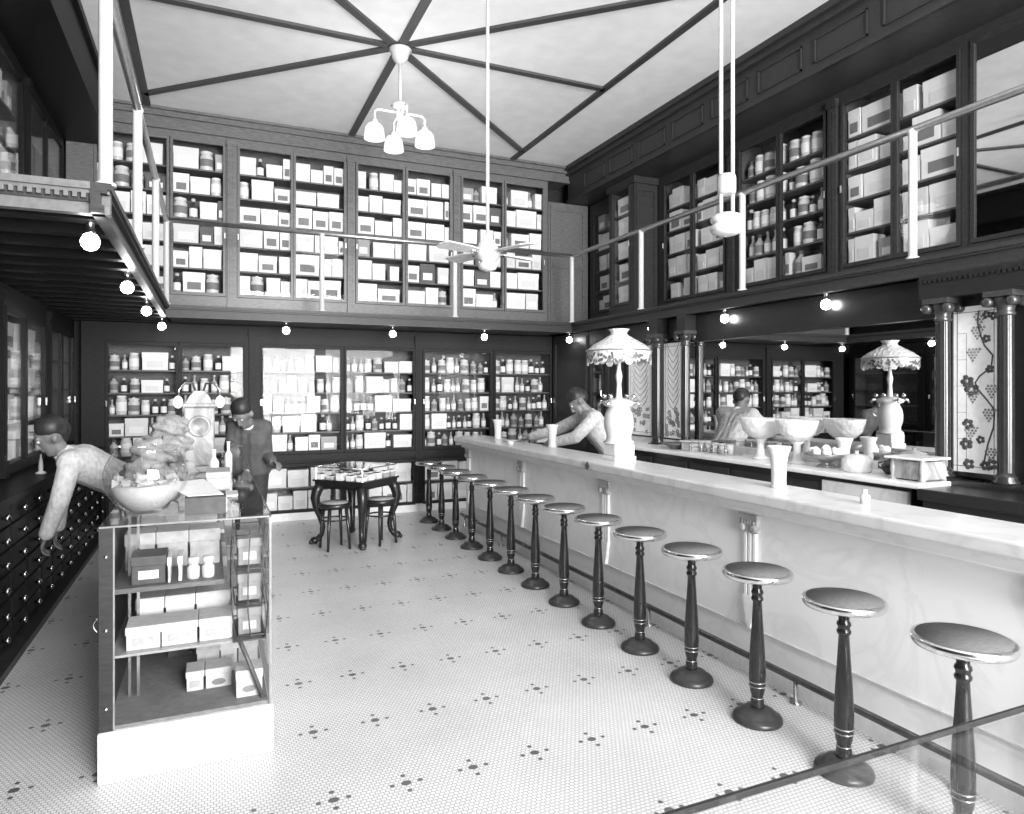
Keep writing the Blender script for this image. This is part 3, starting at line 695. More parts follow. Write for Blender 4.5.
# ------------------------------------------------------------------ things on the back bar ledge
LZ = 1.02
def bowl(x, y, r, lab):
    t = thing('cut_glass_bowl', lab, 'bowl', (x, y, LZ), 'cut glass bowls on the back bar')
    b = MB(); b.lathe([(.07, 0), (.07, .012), (.04, .03), (.028, .10), (.03, .15), (.06, .175)], (x, y, LZ), 20); b.build('foot', CUT, t)
    b = MB(); b.lathe([(.03, .17), (r*.55, .19), (r*.85, .24), (r, .32), (r*1.02, .345), (r*.97, .345), (r*.8, .245), (r*.5, .20), (.02, .185)], (x, y, LZ), 24, closed=False); b.build('bowl', CUT, t)
bowl(4.24, 4.44, .17, 'large cut glass bowl on a foot, middle of the back bar ledge')
bowl(4.24, 4.05, .16, 'large cut glass bowl nearer the camera on the back bar ledge')
b = MB(); b.lathe([(.06, 0), (.065, .01), (.10, .03), (.15, .05), (.155, .06), (.145, .06), (.09, .035), (.0, .025)], (4.22, 5.55, LZ), 24); tag(b.build('dish', mat('dark_dish', .10, .25)), 'dark shallow dish at the far end of the back bar ledge', 'dish')
b = MB(); b.box(4.14, 4.34, 5.20, 5.38, LZ, LZ+.08, .015); b.box(4.13, 4.35, 5.19, 5.39, LZ+.08, LZ+.10, .008); tag(b.build('box', CUT), 'small pale glass box beside the dark dish', 'box')
for i, (y, lab) in enumerate(((4.98, 'wire tray of tumblers left of the cut glass bowls'),)):
    t = thing('tumbler_tray', lab, 'tray', (4.22, y, LZ))
    b = MB(); b.box(4.12, 4.32, y-.24, y+.24, LZ, LZ+.015)
    for yy in (y-.24, y-.08, y+.08, y+.24): b.tube([(4.13, yy, LZ), (4.13, yy, LZ+.09)], .006, 6)
    b.tube([(4.13, y-.24, LZ+.09), (4.13, y+.24, LZ+.09)], .006, 6); b.tube([(4.13, y-.24, LZ+.05), (4.13, y+.24, LZ+.05)], .005, 6); b.build('tray', SILVER, t)
    for k in range(5):
        b = MB(); yc = y-.19+.095*k
        b.lathe([(.026, .015), (.034, .10), (.030, .10), (.022, .022)], (4.22, yc, LZ), 14)
        tag(b.build('tumbler', BOTG[0]), 'small glass tumbler in the wire tray, %s from the far end' % ORD[4-k], 'tumbler', 'tumblers in the wire tray')
# compote of fruit
t = thing('compote', 'low footed basket dish heaped with small pale things, near back bar', 'dish', (4.25, 3.78, LZ))
b = MB(); b.lathe([(.07, 0), (.06, .015), (.03, .03), (.06, .05), (.13, .07), (.16, .10), (.155, .105), (.12, .08), (.0, .06)], (4.25, 3.78, LZ), 20); b.build('dish', mat('tray_metal', .28, .3, metal=.5), t)
for k in range(9):
    a = 2*PI*k/8; r = .095 if k < 8 else 0
    b = MB(); b.ball((4.25+r*math.cos(a), 3.78+r*math.sin(a), LZ+.115 + (.02 if k == 8 else 0)), .034, 12, 8); tag(b.build('sweet', BOXM[1]), 'small round sweet heaped in the low footed dish', 'sweet', 'sweets in the footed dish')
b = MB(); b.lathe([(.09, 0), (.1, .01), (.1, .09), (.085, .10), (.09, .11), (.04, .125), (.012, .13), (.016, .15)], (4.2, 3.47, LZ), 20); tag(b.build('jar', CUT), 'squat lidded glass jar right of the low footed dish', 'jar')
b = MB(); b.lathe([(.04, 0), (.065, .03), (.07, .06), (.05, .095), (.02, .105), (.014, .12)], (4.3, 3.27, LZ), 18); b.tube([(4.3, 3.21, LZ+.05), (4.3, 3.17, LZ+.07), (4.3, 3.15, LZ+.10)], [.014, .01, .008], 8); b.tube([(4.3, 3.33, LZ+.08), (4.3, 3.375, LZ+.07), (4.3, 3.375, LZ+.04), (4.3, 3.335, LZ+.03)], .007, 8)
tag(b.build('teapot', mat('dark_teapot', .04, .2)), 'small dark teapot at the near end of the back bar', 'teapot')
t = thing('casket', 'ornate pale casket with flat white top, by the near column', 'casket', (4.3, 3.03, LZ))
b = MB(); b.box(4.09, 4.31, 2.90, 3.12, LZ+.01, LZ+.125)
for x in (4.10, 4.30):
    for y in (2.91, 3.11): b.lathe([(.022, 0), (.015, .03), (.02, .07), (.014, .135)], (x, y, LZ), 10)
b.build('body', ONYX, t)
b = MB(); b.box(4.06, 4.335, 2.88, 3.15, LZ+.135, LZ+.15, .006); b.build('top', MARBLE, t)
b = MB(); b.lathe([(.04, 0), (.045, .012), (.035, .02), (.034, .06), (.04, .13), (.05, .18), (.062, .21), (.063, .22), (.055, .22), (.036, .13), (.03, .04)], (4.37, 3.72, LZ), 20); tag(b.build('vase', MILK), 'flared white vase standing before the mirror on the back bar ledge', 'vase')

# ------------------------------------------------------------------ showcase on the left
SX0, SX1, SY0, SY1, SZ = -.415, .245, 3.22, 6.65, 1.044
sc = thing('display_case', 'long glass display case on a white marble plinth at left', 'display case', ((SX0+SX1)/2, (SY0+SY1)/2, 0))
b = MB(); b.box(SX0-.005, SX1+.012, SY0-.012, SY1, 0, .207, .006); b.build('plinth', MARBLEG, sc)
b = MB(); b.box(SX0+.03, SX1-.01, SY0+.01, SY1-.02, .207, .222); b.build('case_floor', mat('case_floor_cloth', .17, .8), sc)
brown = mat('case_wood', .024, .35, var=.3, scale=(3, 3, 18))
b = MB(); b.box(SX0, SX0+.05, SY0, SY0+.045, .207, SZ-.006); p = b.build('post', brown, sc)
for z in (.30, .62, .92):
    k = MB(); k.lathe([(.008, 0), (.008, .004), (.001, .007)], (SX0+.025, SY0, z), 10, tilt=Matrix.Rotation(PI/2, 3, 'X')); k.build('screw', SILVER, p)
b = MB(); b.lathe([(.018, -.002), (.024, 0), (.018, .002)], (SX0-.012, SY0+.02, .635), 16, closed=False); b.tube([(SX0-.02, SY0+.02, .635+.024), (SX0-.02+.0, SY0+.02, .635+.02)], .003)
pts = [(SX0-.016+.0*math.cos(a), SY0+.03+.02*math.cos(a), .64+.026*math.sin(a)) for a in [2*PI*i/16 for i in range(17)]]
r_ = MB(); r_.tube([(SX0-.006-.016*abs(math.sin(i*PI/12)), SY0+.02, .61+.06*i/12) for i in range(13)], .0035, 8); r_.build('ring_pull', BRASS, p)
b.bm.free()
b = MB(); n = 4; L = (SY1-SY0-.05)/n
for i in range(n):
    y0 = SY0+.05+i*L; d = MB(); d.box(SX0+.004, SX0+.03, y0+.006, y0+L-.006, .215, SZ-.012); d.build('back_door', brown, sc)
b = MB(); b.box(SX0+.05, SX1, SY0+.002, SY0+.009, .207, SZ-.006); b.build('end_pane', GLASS, sc)
b = MB(); b.box(SX1-.007, SX1, SY0+.009, SY1-.01, .207, SZ-.006); b.build('front_pane', GLASS, sc)
b = MB(); b.box(SX0, SX1+.004, SY0, SY1, SZ-.006, SZ); b.build('top_pane', GLASS, sc)
edge = mat('pane_edge', .22, .3)
b = MB(); b.box(SX1-.006, SX1+.003, SY0-.002, SY0+.007, .207, SZ); b.box(SX0, SX1, SY0-.002, SY0+.004, SZ-.007, SZ); b.box(SX1, SX1+.005, SY0, SY1, SZ-.006, SZ); b.box(SX0+.05, SX0+.056, SY0-.001, SY0+.006, .207, SZ); b.build('pane_edge', edge, sc)
b = MB(); b.box(SX0+.03, .055, SY0+.08, SY1-.05, .742, .762); b.build('shelf', SHELF, sc)
b = MB(); b.box(SX0+.03, .105, SY0+.08, SY1-.05, .474, .484); s2 = b.build('shelf', mat('shelf_glass_edge', .3, .2), sc); s2['label'] = 'lower shelf, thin and grey'
b = MB()
for x in (SX0+.075, SX0+.11): b.box(x, x+.012, SY0+.3, SY0+.31, .222, SZ-.01)
b.build('shelf_bracket', SILVER, sc)
# boxes inside the case
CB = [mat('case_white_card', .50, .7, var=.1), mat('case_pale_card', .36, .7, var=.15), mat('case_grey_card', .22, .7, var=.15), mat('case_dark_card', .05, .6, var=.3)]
def box_thing(x0, x1, y0, y1, z0, h, m, lab, group, lid=True, name='carton'):
    b = MB(); b.box(x0, x1, y0, y1, z0, z0+h*.7, .003); b.box(x0-.004, x1+.004, y0-.004, y1+.004, z0+h*.66, z0+h, .003)
    b.mi = 1; w = x1-x0; b.box(x0+w*.2, x1-w*.2, y0-.0055, y0, z0+h*.2, z0+h*.5)
    return tag(b.build(name, [CB[m], CB[0] if m > 1 else CB[1]]), lab, 'box', group)
g1 = 'cartons on the middle shelf of the display case'
for i, (x0, x1) in enumerate(((-.33, -.20), (-.195, -.055), (-.045, .09))): box_thing(x0, x1, 3.34, 3.50, .484, .10, 0, 'large white carton, front row of case shelf, %s from left' % ORD[i], g1)
for i, (x0, x1) in enumerate(((-.31, -.20), (-.19, -.07), (-.06, .085))): box_thing(x0, x1, 3.56, 3.72, .484, .16, 0, 'white carton, second row of case shelf, %s from left' % ORD[i], g1)
for i, (x0, x1) in enumerate(((-.30, -.14), (-.10, .08))): box_thing(x0, x1, 3.80, 4.0, .484, .17, 1, 'pale carton, third row of case shelf, %s from left' % ORD[i], g1)
g2 = 'boxes on the top shelf of the display case'
box_thing(-.31, -.18, 3.34, 3.50, .762, .12, 3, 'dark box at the left of the top case shelf', g2)
box_thing(-.17, -.16, 3.33, 3.47, .762, .11, 0, 'thin white card upright beside the dark box in the case', g2)
box_thing(-.13, -.115, 3.34, 3.47, .762, .11, 0, 'thin white card upright left of the two small jars', g2)
for i, x in enumerate((-.07, -.01)):
    b = MB(); b.lathe([(.024, 0), (.026, .01), (.026, .05), (.018, .06), (.018, .065), (.024, .066), (.024, .09), (.018, .095)], (x, 3.37, .762), 16)
    tag(b.build('jar', [CB[0]]), 'small white jar on the top case shelf, %s' % ('left one', 'right one')[i], 'jar', 'small jars in the case')
for i, (x0, x1) in enumerate(((-.36, -.24), (-.23, -.10), (-.09, .04))): box_thing(x0, x1, 3.62, 3.78, .762, .17, 1, 'pale carton at the back of the top case shelf, %s from left' % ORD[i], g2)
for i, y in enumerate((4.1, 4.5, 4.9, 5.3, 5.7)):
    box_thing(-.33, .03, y, y+.28, .762, .18, i % 3, 'carton deeper in the case on its top shelf, %s from the front' % ORD[i], g2)
    box_thing(-.33, .08, y, y+.28, .484, .2, (i+1) % 3, 'carton deeper in the case on its middle shelf, %s from the front' % ORD[i], g1)
g3 = 'cartons on the floor of the display case'
def oval_box(x0, x1, y0, y1, h, lab):
    b = MB(); b.box(x0, x1, y0, y1, .222, .222+h*.72, .003); b.box(x0-.003, x1+.003, y0-.003, y1+.003, .222+h*.68, .222+h, .003)
    b.mi = 1; cx = (x0+x1)/2; b.prism([(.03*math.cos(a), .014*math.sin(a)) for a in [2*PI*i/16 for i in range(16)]], lambda u, v: (cx+u, y0-.004, .222+h*.3+v), lambda u, v: (cx+u, y0, .222+h*.3+v))
    tag(b.build('carton', [CB[0], LABD]), lab, 'box', g3)
oval_box(.105, .215, 3.30, 3.42, .12, 'white carton with dark oval mark on the case floor, nearest the glass corner')
oval_box(-.02, .09, 3.46, 3.58, .09, 'white carton with dark oval mark on the case floor, left of the corner carton')
box_thing(-.10, -.03, 3.46, 3.58, .222, .09, 0, 'small white carton at the left end of the case floor row', g3)
for i, (x0, x1) in enumerate(((-.06, .04), (.045, .12), (.125, .215))): box_thing(x0, x1, 3.64, 3.86, .222, .16, (1, 0, 1)[i], 'carton in the second row on the case floor, %s from left' % ORD[i], g3)
for i in range(5): box_thing(-.1, .21, 4.0+.42*i, 4.34+.42*i, .222, .19, (0, 1, 2)[i % 3], 'carton deeper on the case floor, %s from the front' % ORD[i], g3)
# framed dark card on the case floor
b = MB(); b.box(-.20, -.09, 3.95, 3.965, .222, .36); b.mi = 1
for x in (-.175, -.135): b.box(x, x+.03, 3.945, 3.95, .26, .33)
tag(b.build('framed_card', [BOXM[3], BOXM[2]]), 'dark framed card standing on the case floor at the back', 'card')
# wire rack by the glass
b = MB()
for z in (.50, .64, .80, .95): b.tube([(.10, 3.30, z), (.225, 3.28, z), (.225, 3.6, z), (.10, 3.6, z), (.10, 3.30, z)], .0035, 6)
for x, y in ((.10, 3.30), (.225, 3.28), (.225, 3.6), (.10, 3.6), (.165, 3.29)):
    b.tube([(x, y, .484), (x+.012*(1 if x > .2 else -1), y, .62), (x-.01, y, .80), (x, y, 1.0)], .0035, 6)
b.tube([(.12, 3.28, .484), (.17, 3.275, .35), (.215, 3.27, .222)], .011, 6)
b.box(.09, .23, 3.28, 3.6, .478, .484)
tag(b.build('wire_rack', mat('rack_wire', .06, .4)), 'wire rack standing inside the case by the right glass corner', 'rack')
for i, z in enumerate((.49, .645, .805)):
    box_thing(.115, .21, 3.34, 3.56, z, .12, 2, 'pale carton in the wire rack, %s' % ('bottom', 'middle', 'top')[i], 'cartons in the wire rack')
# ------------------------------------------------------------------ on top of the case
fb = thing('glass_globe', 'round glass bowl of crumpled pale paper on the display case', 'bowl', (-.265, 3.50, SZ))
b = MB(); R = .172; c = (-.265, 3.50, SZ+.168)
prof = [(.07, -.16)]+[(R*math.sin(a), -R*math.cos(a)) for a in [.45+i*(2.35-.45)/14 for i in range(15)]]+[(.128, .128), (.135, .135)]
b.lathe(prof, c, 36, closed=False); b.lathe([(.07, -.16), (.001, -.158)], c, 36, closed=False); b.build('bowl', BOWLG, fb)
b = MB()
for k in range(150):
    a = rnd.uniform(0, 2*PI); z = rnd.uniform(-.14, -.02); rm = math.sqrt(max(0, .155**2-z*z)); r = rm*math.sqrt(rnd.random())
    M3 = Matrix.Rotation(rnd.uniform(0, 6), 3, (rnd.random(), rnd.random(), rnd.random()+.1))
    q = [Vector(p) for p in ((-.03, -.022, 0), (.028, -.02, .008), (.03, .02, -.006), (-.026, .024, .01))]
    vs = [b.bm.verts.new(Vector(c)+Vector((r*math.cos(a), r*math.sin(a), z))*.86+M3 @ p) for p in q]; b._f(vs[:3]); b._f([vs[0], vs[2], vs[3]])
b.lathe([(.001, -.15), (.08, -.145), (.13, -.09), (.148, -.04), (.10, -.03), (.001, -.025)], c, 20)
p = b.build('paper_slips', PAPER, fb); p['kind'] = 'stuff'
# open box with lid card
bx = thing('open_box', 'open dark sided carton with pale lid folded back, on the display case', 'box', (-.03, 3.45, SZ))
b = MB(); b.box(-.105, .065, 3.36, 3.56, SZ, SZ+.075); b.build('carton_body', CB[3], bx)
b = MB(); b.box(.062, .068, 3.37, 3.55, SZ+.005, SZ+.033); b.box(.062, .068, 3.37, 3.55, SZ+.038, SZ+.07); b.build('side_label', LABW, bx)
b = MB(); b.prism([(-.20, .12), (-.03, .13), (.055, .078), (-.095, .078)], lambda u, v: (u, 3.40+(v-.078)*3.4, SZ+v), lambda u, v: (u, 3.40+(v-.078)*3.4, SZ+v+.004)); b.build('lid', PAPER, bx)
b = MB(); b.prism([(0, 0), (.06, 0), (.055, .05), (.03, .06)], lambda u, v: (-.19+u, 3.42, SZ+v), lambda u, v: (-.19+u, 3.47, SZ+v)); tag(b.build('card_scrap', BOXM[3]), 'dark scrap of card between the glass bowl and the open box', 'card')
box_thing(-.02, .10, 4.15, 4.40, SZ, .10, 1, 'pale carton on the display case behind the open box', 'cartons on the display case', name='carton')
box_thing(-.02, .13, 3.85, 4.02, SZ, .012, 0, 'flat white card lying on the display case', 'cartons on the display case', name='card')
b = MB(); b.lathe([(.03, 0), (.03, .10), (.012, .13), (.012, .17), (.016, .18)], (.02, 4.75, SZ), 14); tag(b.build('bottle', BOTG[2]), 'pale bottle on the display case right of the column', 'bottle')
b = MB(); b.lathe([(.025, 0), (.025, .12), (.01, .15), (.01, .2), (.014, .21)], (.11, 5.0, SZ), 14); tag(b.build('bottle', MILK), 'slim white bottle on the display case, at its right edge', 'bottle')
# onyx column lamp
ox, oy = -.07, 5.2
t = thing('onyx_column', 'pale stone column with round medallion and two small lamps on the display case', 'column', (ox, oy, SZ))
b = MB(); b.box(ox-.11, ox+.11, oy-.11, oy+.11, SZ, SZ+.04, .006); b.box(ox-.095, ox+.095, oy-.09, oy+.09, SZ+.04, SZ+.44, .01); b.box(ox-.105, ox+.105, oy-.1, oy+.1, SZ+.44, SZ+.465, .006)
b.prism([(-.085, 0), (.085, 0), (.06, .05), (.03, .085), (-.03, .085), (-.06, .05)], lambda u, v: (ox+u, oy-.07, SZ+.465+v), lambda u, v: (ox+u, oy+.07, SZ+.465+v)); b.build('shaft', ONYX, t)
b = MB(); b.lathe([(.075, 0), (.07, .012), (.055, .012), (.052, .004), (.001, .01)], (ox, oy-.088, SZ+.31), 24, tilt=Matrix.Rotation(PI/2, 3, 'X')); m_ = b.build('medallion', ONYX, t)
for s in (-1, 1):
    b = MB(); b.tube([(ox+s*.02, oy-.02, SZ+.53), (ox+s*.04, oy-.04, SZ+.60), (ox+s*.09, oy-.06, SZ+.605), (ox+s*.125, oy-.07, SZ+.56), (ox+s*.13, oy-.07, SZ+.51)], .008, 8); a_ = b.build('lamp_arm', BRASS, t)
    b = MB(); b.ball((ox+s*.13, oy-.07, SZ+.475), (.03, .03, .042), 14, 10); b.build('bulb', emit('small_lamp', 2.2) if 'small_lamp' not in bpy.data.materials else bpy.data.materials['small_lamp'], a_)
# heap of sponges
rs = random.Random(5)
sp = [(-.30, 4.35, 0), (-.18, 4.3, 0), (-.32, 4.62, 0), (-.2, 4.6, 0), (-.08, 4.5, 0), (-.27, 4.9, 0), (-.14, 4.85, 0), (-.25, 4.45, .12), (-.14, 4.5, .13), (-.22, 4.72, .13), (-.12, 4.8, .15), (-.17, 4.78, .25), (-.15, 4.93, .24)]
for i, (x, y, z) in enumerate(sp):
    b = MB(); bmesh.ops.create_icosphere(b.bm, subdivisions=4, radius=1)
    ph = [rs.uniform(0, 6) for _ in range(6)]; S = (rs.uniform(.075, .095), rs.uniform(.08, .12), rs.uniform(.065, .085))
    for v in b.bm.verts:
        p = v.co; k = 1+.10*math.sin(5*p.x+ph[0])*math.sin(6*p.y+ph[1])+.10*math.sin(9*p.z+ph[2]+4*p.x)+.08*math.sin(14*p.y+ph[3])*math.sin(13*p.x+ph[4])*math.sin(12*p.z+ph[5])
        v.co = Vector((x-.075+p.x*S[0]*k, y+p.y*S[1]*k, SZ+z+S[2]+p.z*S[2]*k))
    for f in b.bm.faces: f.smooth = True
    o = b.build('sponge', SPONGE)
    lay = 'bottom' if z < .05 else ('middle' if z < .2 else 'top')
    tag(o, 'pale rough sponge in the %s layer of the heap by the stone column' % lay, 'sponge', 'sponges in the %s layer of the heap' % lay)

# ------------------------------------------------------------------ near showcase, lower right corner
nc = thing('display_case', 'glass topped display case in the near right corner, only its top edge seen', 'display case', (1.3, .5, 0))
b = MB(); b.box(.25, 2.35, .22, .79, 0, .2, .006); b.build('plinth', MARBLE, nc)
b = MB(); b.box(.2, 2.4, .2, .80, .992, 1.0); b.build('top_pane', GLASS, nc)
b = MB(); b.box(.25, 2.35, .782, .79, .2, .992); b.build('back_pane', GLASS, nc)
b = MB(); b.box(.2, 2.4, .797, .803, .991, 1.001); b.build('pane_edge', mat('near_pane_edge', .03, .6, spec=.1), nc)
b = MB()
for x in (.25, 2.32): b.box(x, x+.03, .22, .25, .2, .992)
b.box(.25, 2.35, .22, .25, .2, .24); b.build('frame', brown, nc)

# ------------------------------------------------------------------ glass-topped table and tucked stools
tc = Vector((1.42, 7.32, 0)); A0 = math.radians(-3.5)
def tp(u, v): # u along the F axis, v across
    return (tc.x+u*math.cos(-PI/2+A0)-v*math.sin(-PI/2+A0), tc.y+u*math.sin(-PI/2+A0)+v*math.cos(-PI/2+A0))
tb = thing('display_table', 'dark claw-footed table with a glass showcase top, before the back cabinets', 'table', tc)
h = .43; D = [(h, 0), (0, h), (-h, 0), (0, -h)]
def sq(k): return [tp(a*k, c*k) for a, c in D]
def flat(b, k, z0, z1): b.prism(sq(k), lambda x, y: (x, y, z0), lambda x, y: (x, y, z1))
b = MB(); flat(b, 1.05, .655, .675); flat(b, 1.0, .61, .655); flat(b, .93, .585, .61); b.build('apron', WOODD, tb)
b = MB(); flat(b, .99, .800, .806); b.build('glass_top', GLASS, tb)
b = MB(); q = sq(.97)
for i in range(4):
    p0, p1 = Vector(q[i]), Vector(q[(i+1) % 4]); n_ = Vector((p1.y-p0.y, p0.x-p1.x)).normalized()*.004
    poly = [p0, p1, p1+n_, p0+n_]; b.prism([(v.x, v.y) for v in poly], lambda x, y: (x, y, .675), lambda x, y: (x, y, .80))
b.build('glass_side', GLASS, tb)
b = MB()
for x, y in sq(.965): b.box(x-.006, x+.006, y-.006, y+.006, .675, .80)
q = sq(.985)
for i in range(4): b.tube([(q[i][0], q[i][1], .803), (q[(i+1) % 4][0], q[(i+1) % 4][1], .803)], .006, 6)
b.build('case_edge', SILVER, tb)
for a, c in D:
    l = math.hypot(a, c); ua, uc = a/l, c/l
    P = lambda r, z: (*tp(ua*r, uc*r), z)
    b = MB(); b.tube([P(.36, .62), P(.405, .56), P(.425, .48), P(.41, .38), P(.37, .27), P(.345, .17), P(.36, .10), P(.395, .055), P(.42, .04)], [.05, .055, .05, .04, .032, .026, .026, .030, .034], 14)
    b.ball(P(.43, .04), (.045, .045, .038), 14, 8)
    for s in (-1, 0, 1):
        an = .4*s; dx, dy = ua*math.cos(an)-uc*math.sin(an), ua*math.sin(an)+uc*math.cos(an)
        b.ball((*tp(ua*.44+dx*.03, uc*.44+dy*.03), .022), (.02, .02, .02), 8, 6)
    b.build('leg', WOODD, tb)
# goods under the glass of the table
rt = random.Random(3)
for i in range(5):
    for j in range(5):
        a, c = (i-2)*.145, (j-2)*.145; 
        ra, rc = (a+c)*.5, (a-c)*.5
        x, y = tp(ra*1.25, rc*1.25); hh = rt.uniform(.03, .075); w = .042
        ang = PI/4+A0
        b = MB(); R2 = Matrix.Rotation(ang, 3, 'Z')
        poly = [R2 @ Vector(p) for p in ((-w, -w*.8, 0), (w, -w*.8, 0), (w, w*.8, 0), (-w, w*.8, 0))]
        b.prism([(x+p.x, y+p.y) for p in poly], lambda u, v: (u, v, .676), lambda u, v: (u, v, .676+hh)); b.mi = 1
        b.prism([(x+p.x*1.04, y+p.y*1.04) for p in poly], lambda u, v: (u, v, .676+hh*.7), lambda u, v: (u, v, .676+hh))
        m1 = rt.choice((BOXM[0], BOXM[1], BOXM[2]))
        tag(b.build('packet', [m1, rt.choice((BOXM[0], BOXM[1]))]), 'small packet laid out under the glass of the claw-footed table', 'packet', 'packets under the table glass')
def lowstool(x, y, rz, lab):
    t = thing('stool', lab, 'stool', (x, y, 0), None)
    b = MB(); b.lathe([(.15, .42), (.165, .43), (.165, .455), (.15, .465), (.001, .468)], (x, y, 0), 28); b.build('seat', WOODD, t)
    b = MB(); b.lathe([(.135, .464), (.13, .474), (.001, .478)], (x, y, 0), 28); b.build('cane_panel', mat('cane', .30, .6, scale=(60, 60, 60)) if 'cane' not in bpy.data.materials else bpy.data.materials['cane'], t)
    for k in range(4):
        a = rz+PI/4+k*PI/2; b = MB()
        b.tube([(x+.12*math.cos(a), y+.12*math.sin(a), .43), (x+.145*math.cos(a), y+.145*math.sin(a), .2), (x+.16*math.cos(a), y+.16*math.sin(a), 0)], [.02, .016, .013], 10); b.build('leg', WOODD, t)
    b = MB(); b.tube([(x+.135*math.cos(2*PI*k/24), y+.135*math.sin(2*PI*k/24), .30) for k in range(25)], .009, 8); b.build('stretcher', WOODD, t)
lowstool(1.15, 7.06, .2, 'low dark stool tucked under the left side of the table')
lowstool(1.63, 7.12, .5, 'low dark stool tucked under the right side of the table')
# ------------------------------------------------------------------ ceiling lights
hx, hy = CXc, CYc
t = thing('chandelier', 'pale four-armed chandelier with lit glass shades at the ceiling star', 'chandelier', (hx, hy, ZC))
b = MB(); b.lathe([(.10, ZC-.026), (.11, ZC-.04), (.085, ZC-.07), (.07, ZC-.12), (.045, ZC-.15), (.02, ZC-.17)], (hx, hy, 0), 24); b.build('canopy', WHITEP, t)
b = MB(); b.tube([(hx, hy, ZC-.16), (hx, hy, 4.24)], .017, 14); b.lathe([(.02, 4.30), (.07, 4.27), (.085, 4.25), (.06, 4.23), (.035, 4.21), (.04, 4.16), (.025, 4.12), (.012, 4.10)], (hx, hy, 0), 20); b.build('stem', WHITEP, t)
for dx, dy in ((1, 0), (-1, 0), (0, 1), (0, -1)):
    r = .24; b = MB(); b.tube([(hx+dx*.03, hy+dy*.03, 4.19), (hx+dx*(r-.03), hy+dy*(r-.03), 4.19), (hx+dx*r, hy+dy*r, 4.165), (hx+dx*r, hy+dy*r, 4.08)], .011, 10)
    b.lathe([(.03, 4.09), (.032, 4.03)], (hx+dx*r, hy+dy*r, 0), 14); a_ = b.build('arm', WHITEP, t)
    b = MB(); b.lathe([(.032, 4.055), (.06, 4.045), (.082, 4.015), (.09, 3.97), (.096, 3.91), (.09, 3.91), (.076, 4.0), (.05, 4.03), (.03, 4.045)], (hx+dx*r, hy+dy*r, 0), 24, closed=False); b.build('shade', SHADEL, a_)
# ceiling fan
fx, fy, fz = 1.85, 4.65, 2.58
t = thing('ceiling_fan', 'pale ceiling fan on a long white rod, centre of the room', 'ceiling fan', (fx, fy, ZC))
b = MB(); b.lathe([(.08, ZC-.002), (.085, ZC-.02), (.05, ZC-.08), (.02, ZC-.1)], (fx, fy, 0), 20); b.build('canopy', WHITEP, t)
b = MB(); b.tube([(fx, fy, ZC-.09), (fx, fy, fz+.12)], .013, 14); b.build('rod', WHITEP, t)
b = MB(); b.lathe([(.02, .16), (.04, .12), (.06, .09), (.085, .05), (.09, 0), (.07, -.03), (.05, -.045), (.075, -.07), (.06, -.10), (.02, -.115)], (fx, fy, fz), 28); b.build('motor', WHITEP, t)
for k in range(4):
    a = .35+k*PI/2; ca, sa = math.cos(a), math.sin(a)
    b = MB(); tw = .16
    def F(u, v, dz): return (fx+u*ca-v*sa, fy+u*sa+v*ca, fz+.02+v*tw+dz)
    b.prism([(.12, -.045), (.2, -.06), (.40, -.07), (.43, -.05), (.44, 0), (.43, .05), (.40, .07), (.2, .06), (.12, .045)], lambda u, v: F(u, v, 0), lambda u, v: F(u, v, .008)); bl = b.build('blade', mat('fan_blade_paint', .6, .4) if 'fan_blade_paint' not in bpy.data.materials else bpy.data.materials['fan_blade_paint'], t)
    b = MB(); b.tube([F(.06, 0, .0), F(.16, 0, .0)], .012, 8); b.build('blade_iron', SILVER, bl)
# pendant on two rods over the counter
px, py, pz = 2.90, 3.32, 2.60
t = thing('pendant_lamp', 'white pendant lamp hung from twin rods before the right cabinets', 'pendant lamp', (px, py, ZC))
dr = Vector((.9154, -.4025))*.036
for s in (-1, 1):
    b = MB(); b.tube([(px+s*dr.x, py+s*dr.y, ZC-.02), (px+s*dr.x, py+s*dr.y, pz+.06)], .0125, 12); b.build('rod', WHITEP, t)
b = MB(); b.lathe([(.08, ZC-.002), (.09, ZC-.02), (.06, ZC-.05)], (px, py, 0), 20); b.build('canopy', WHITEP, t)
b = MB(); b.lathe([(.05, .085), (.085, .07), (.1, .05), (.095, .03), (.082, .02), (.095, .01), (.102, -.01), (.09, -.035), (.05, -.05), (.01, -.052)], (px, py, pz), 28); b.build('shade', MILK, t)
b = MB(); b.lathe([(.05, .20), (.055, .22), (.055, .30), (.05, .32)], (px, py, pz), 16); b.build('rod_clamp', WHITEP, t)

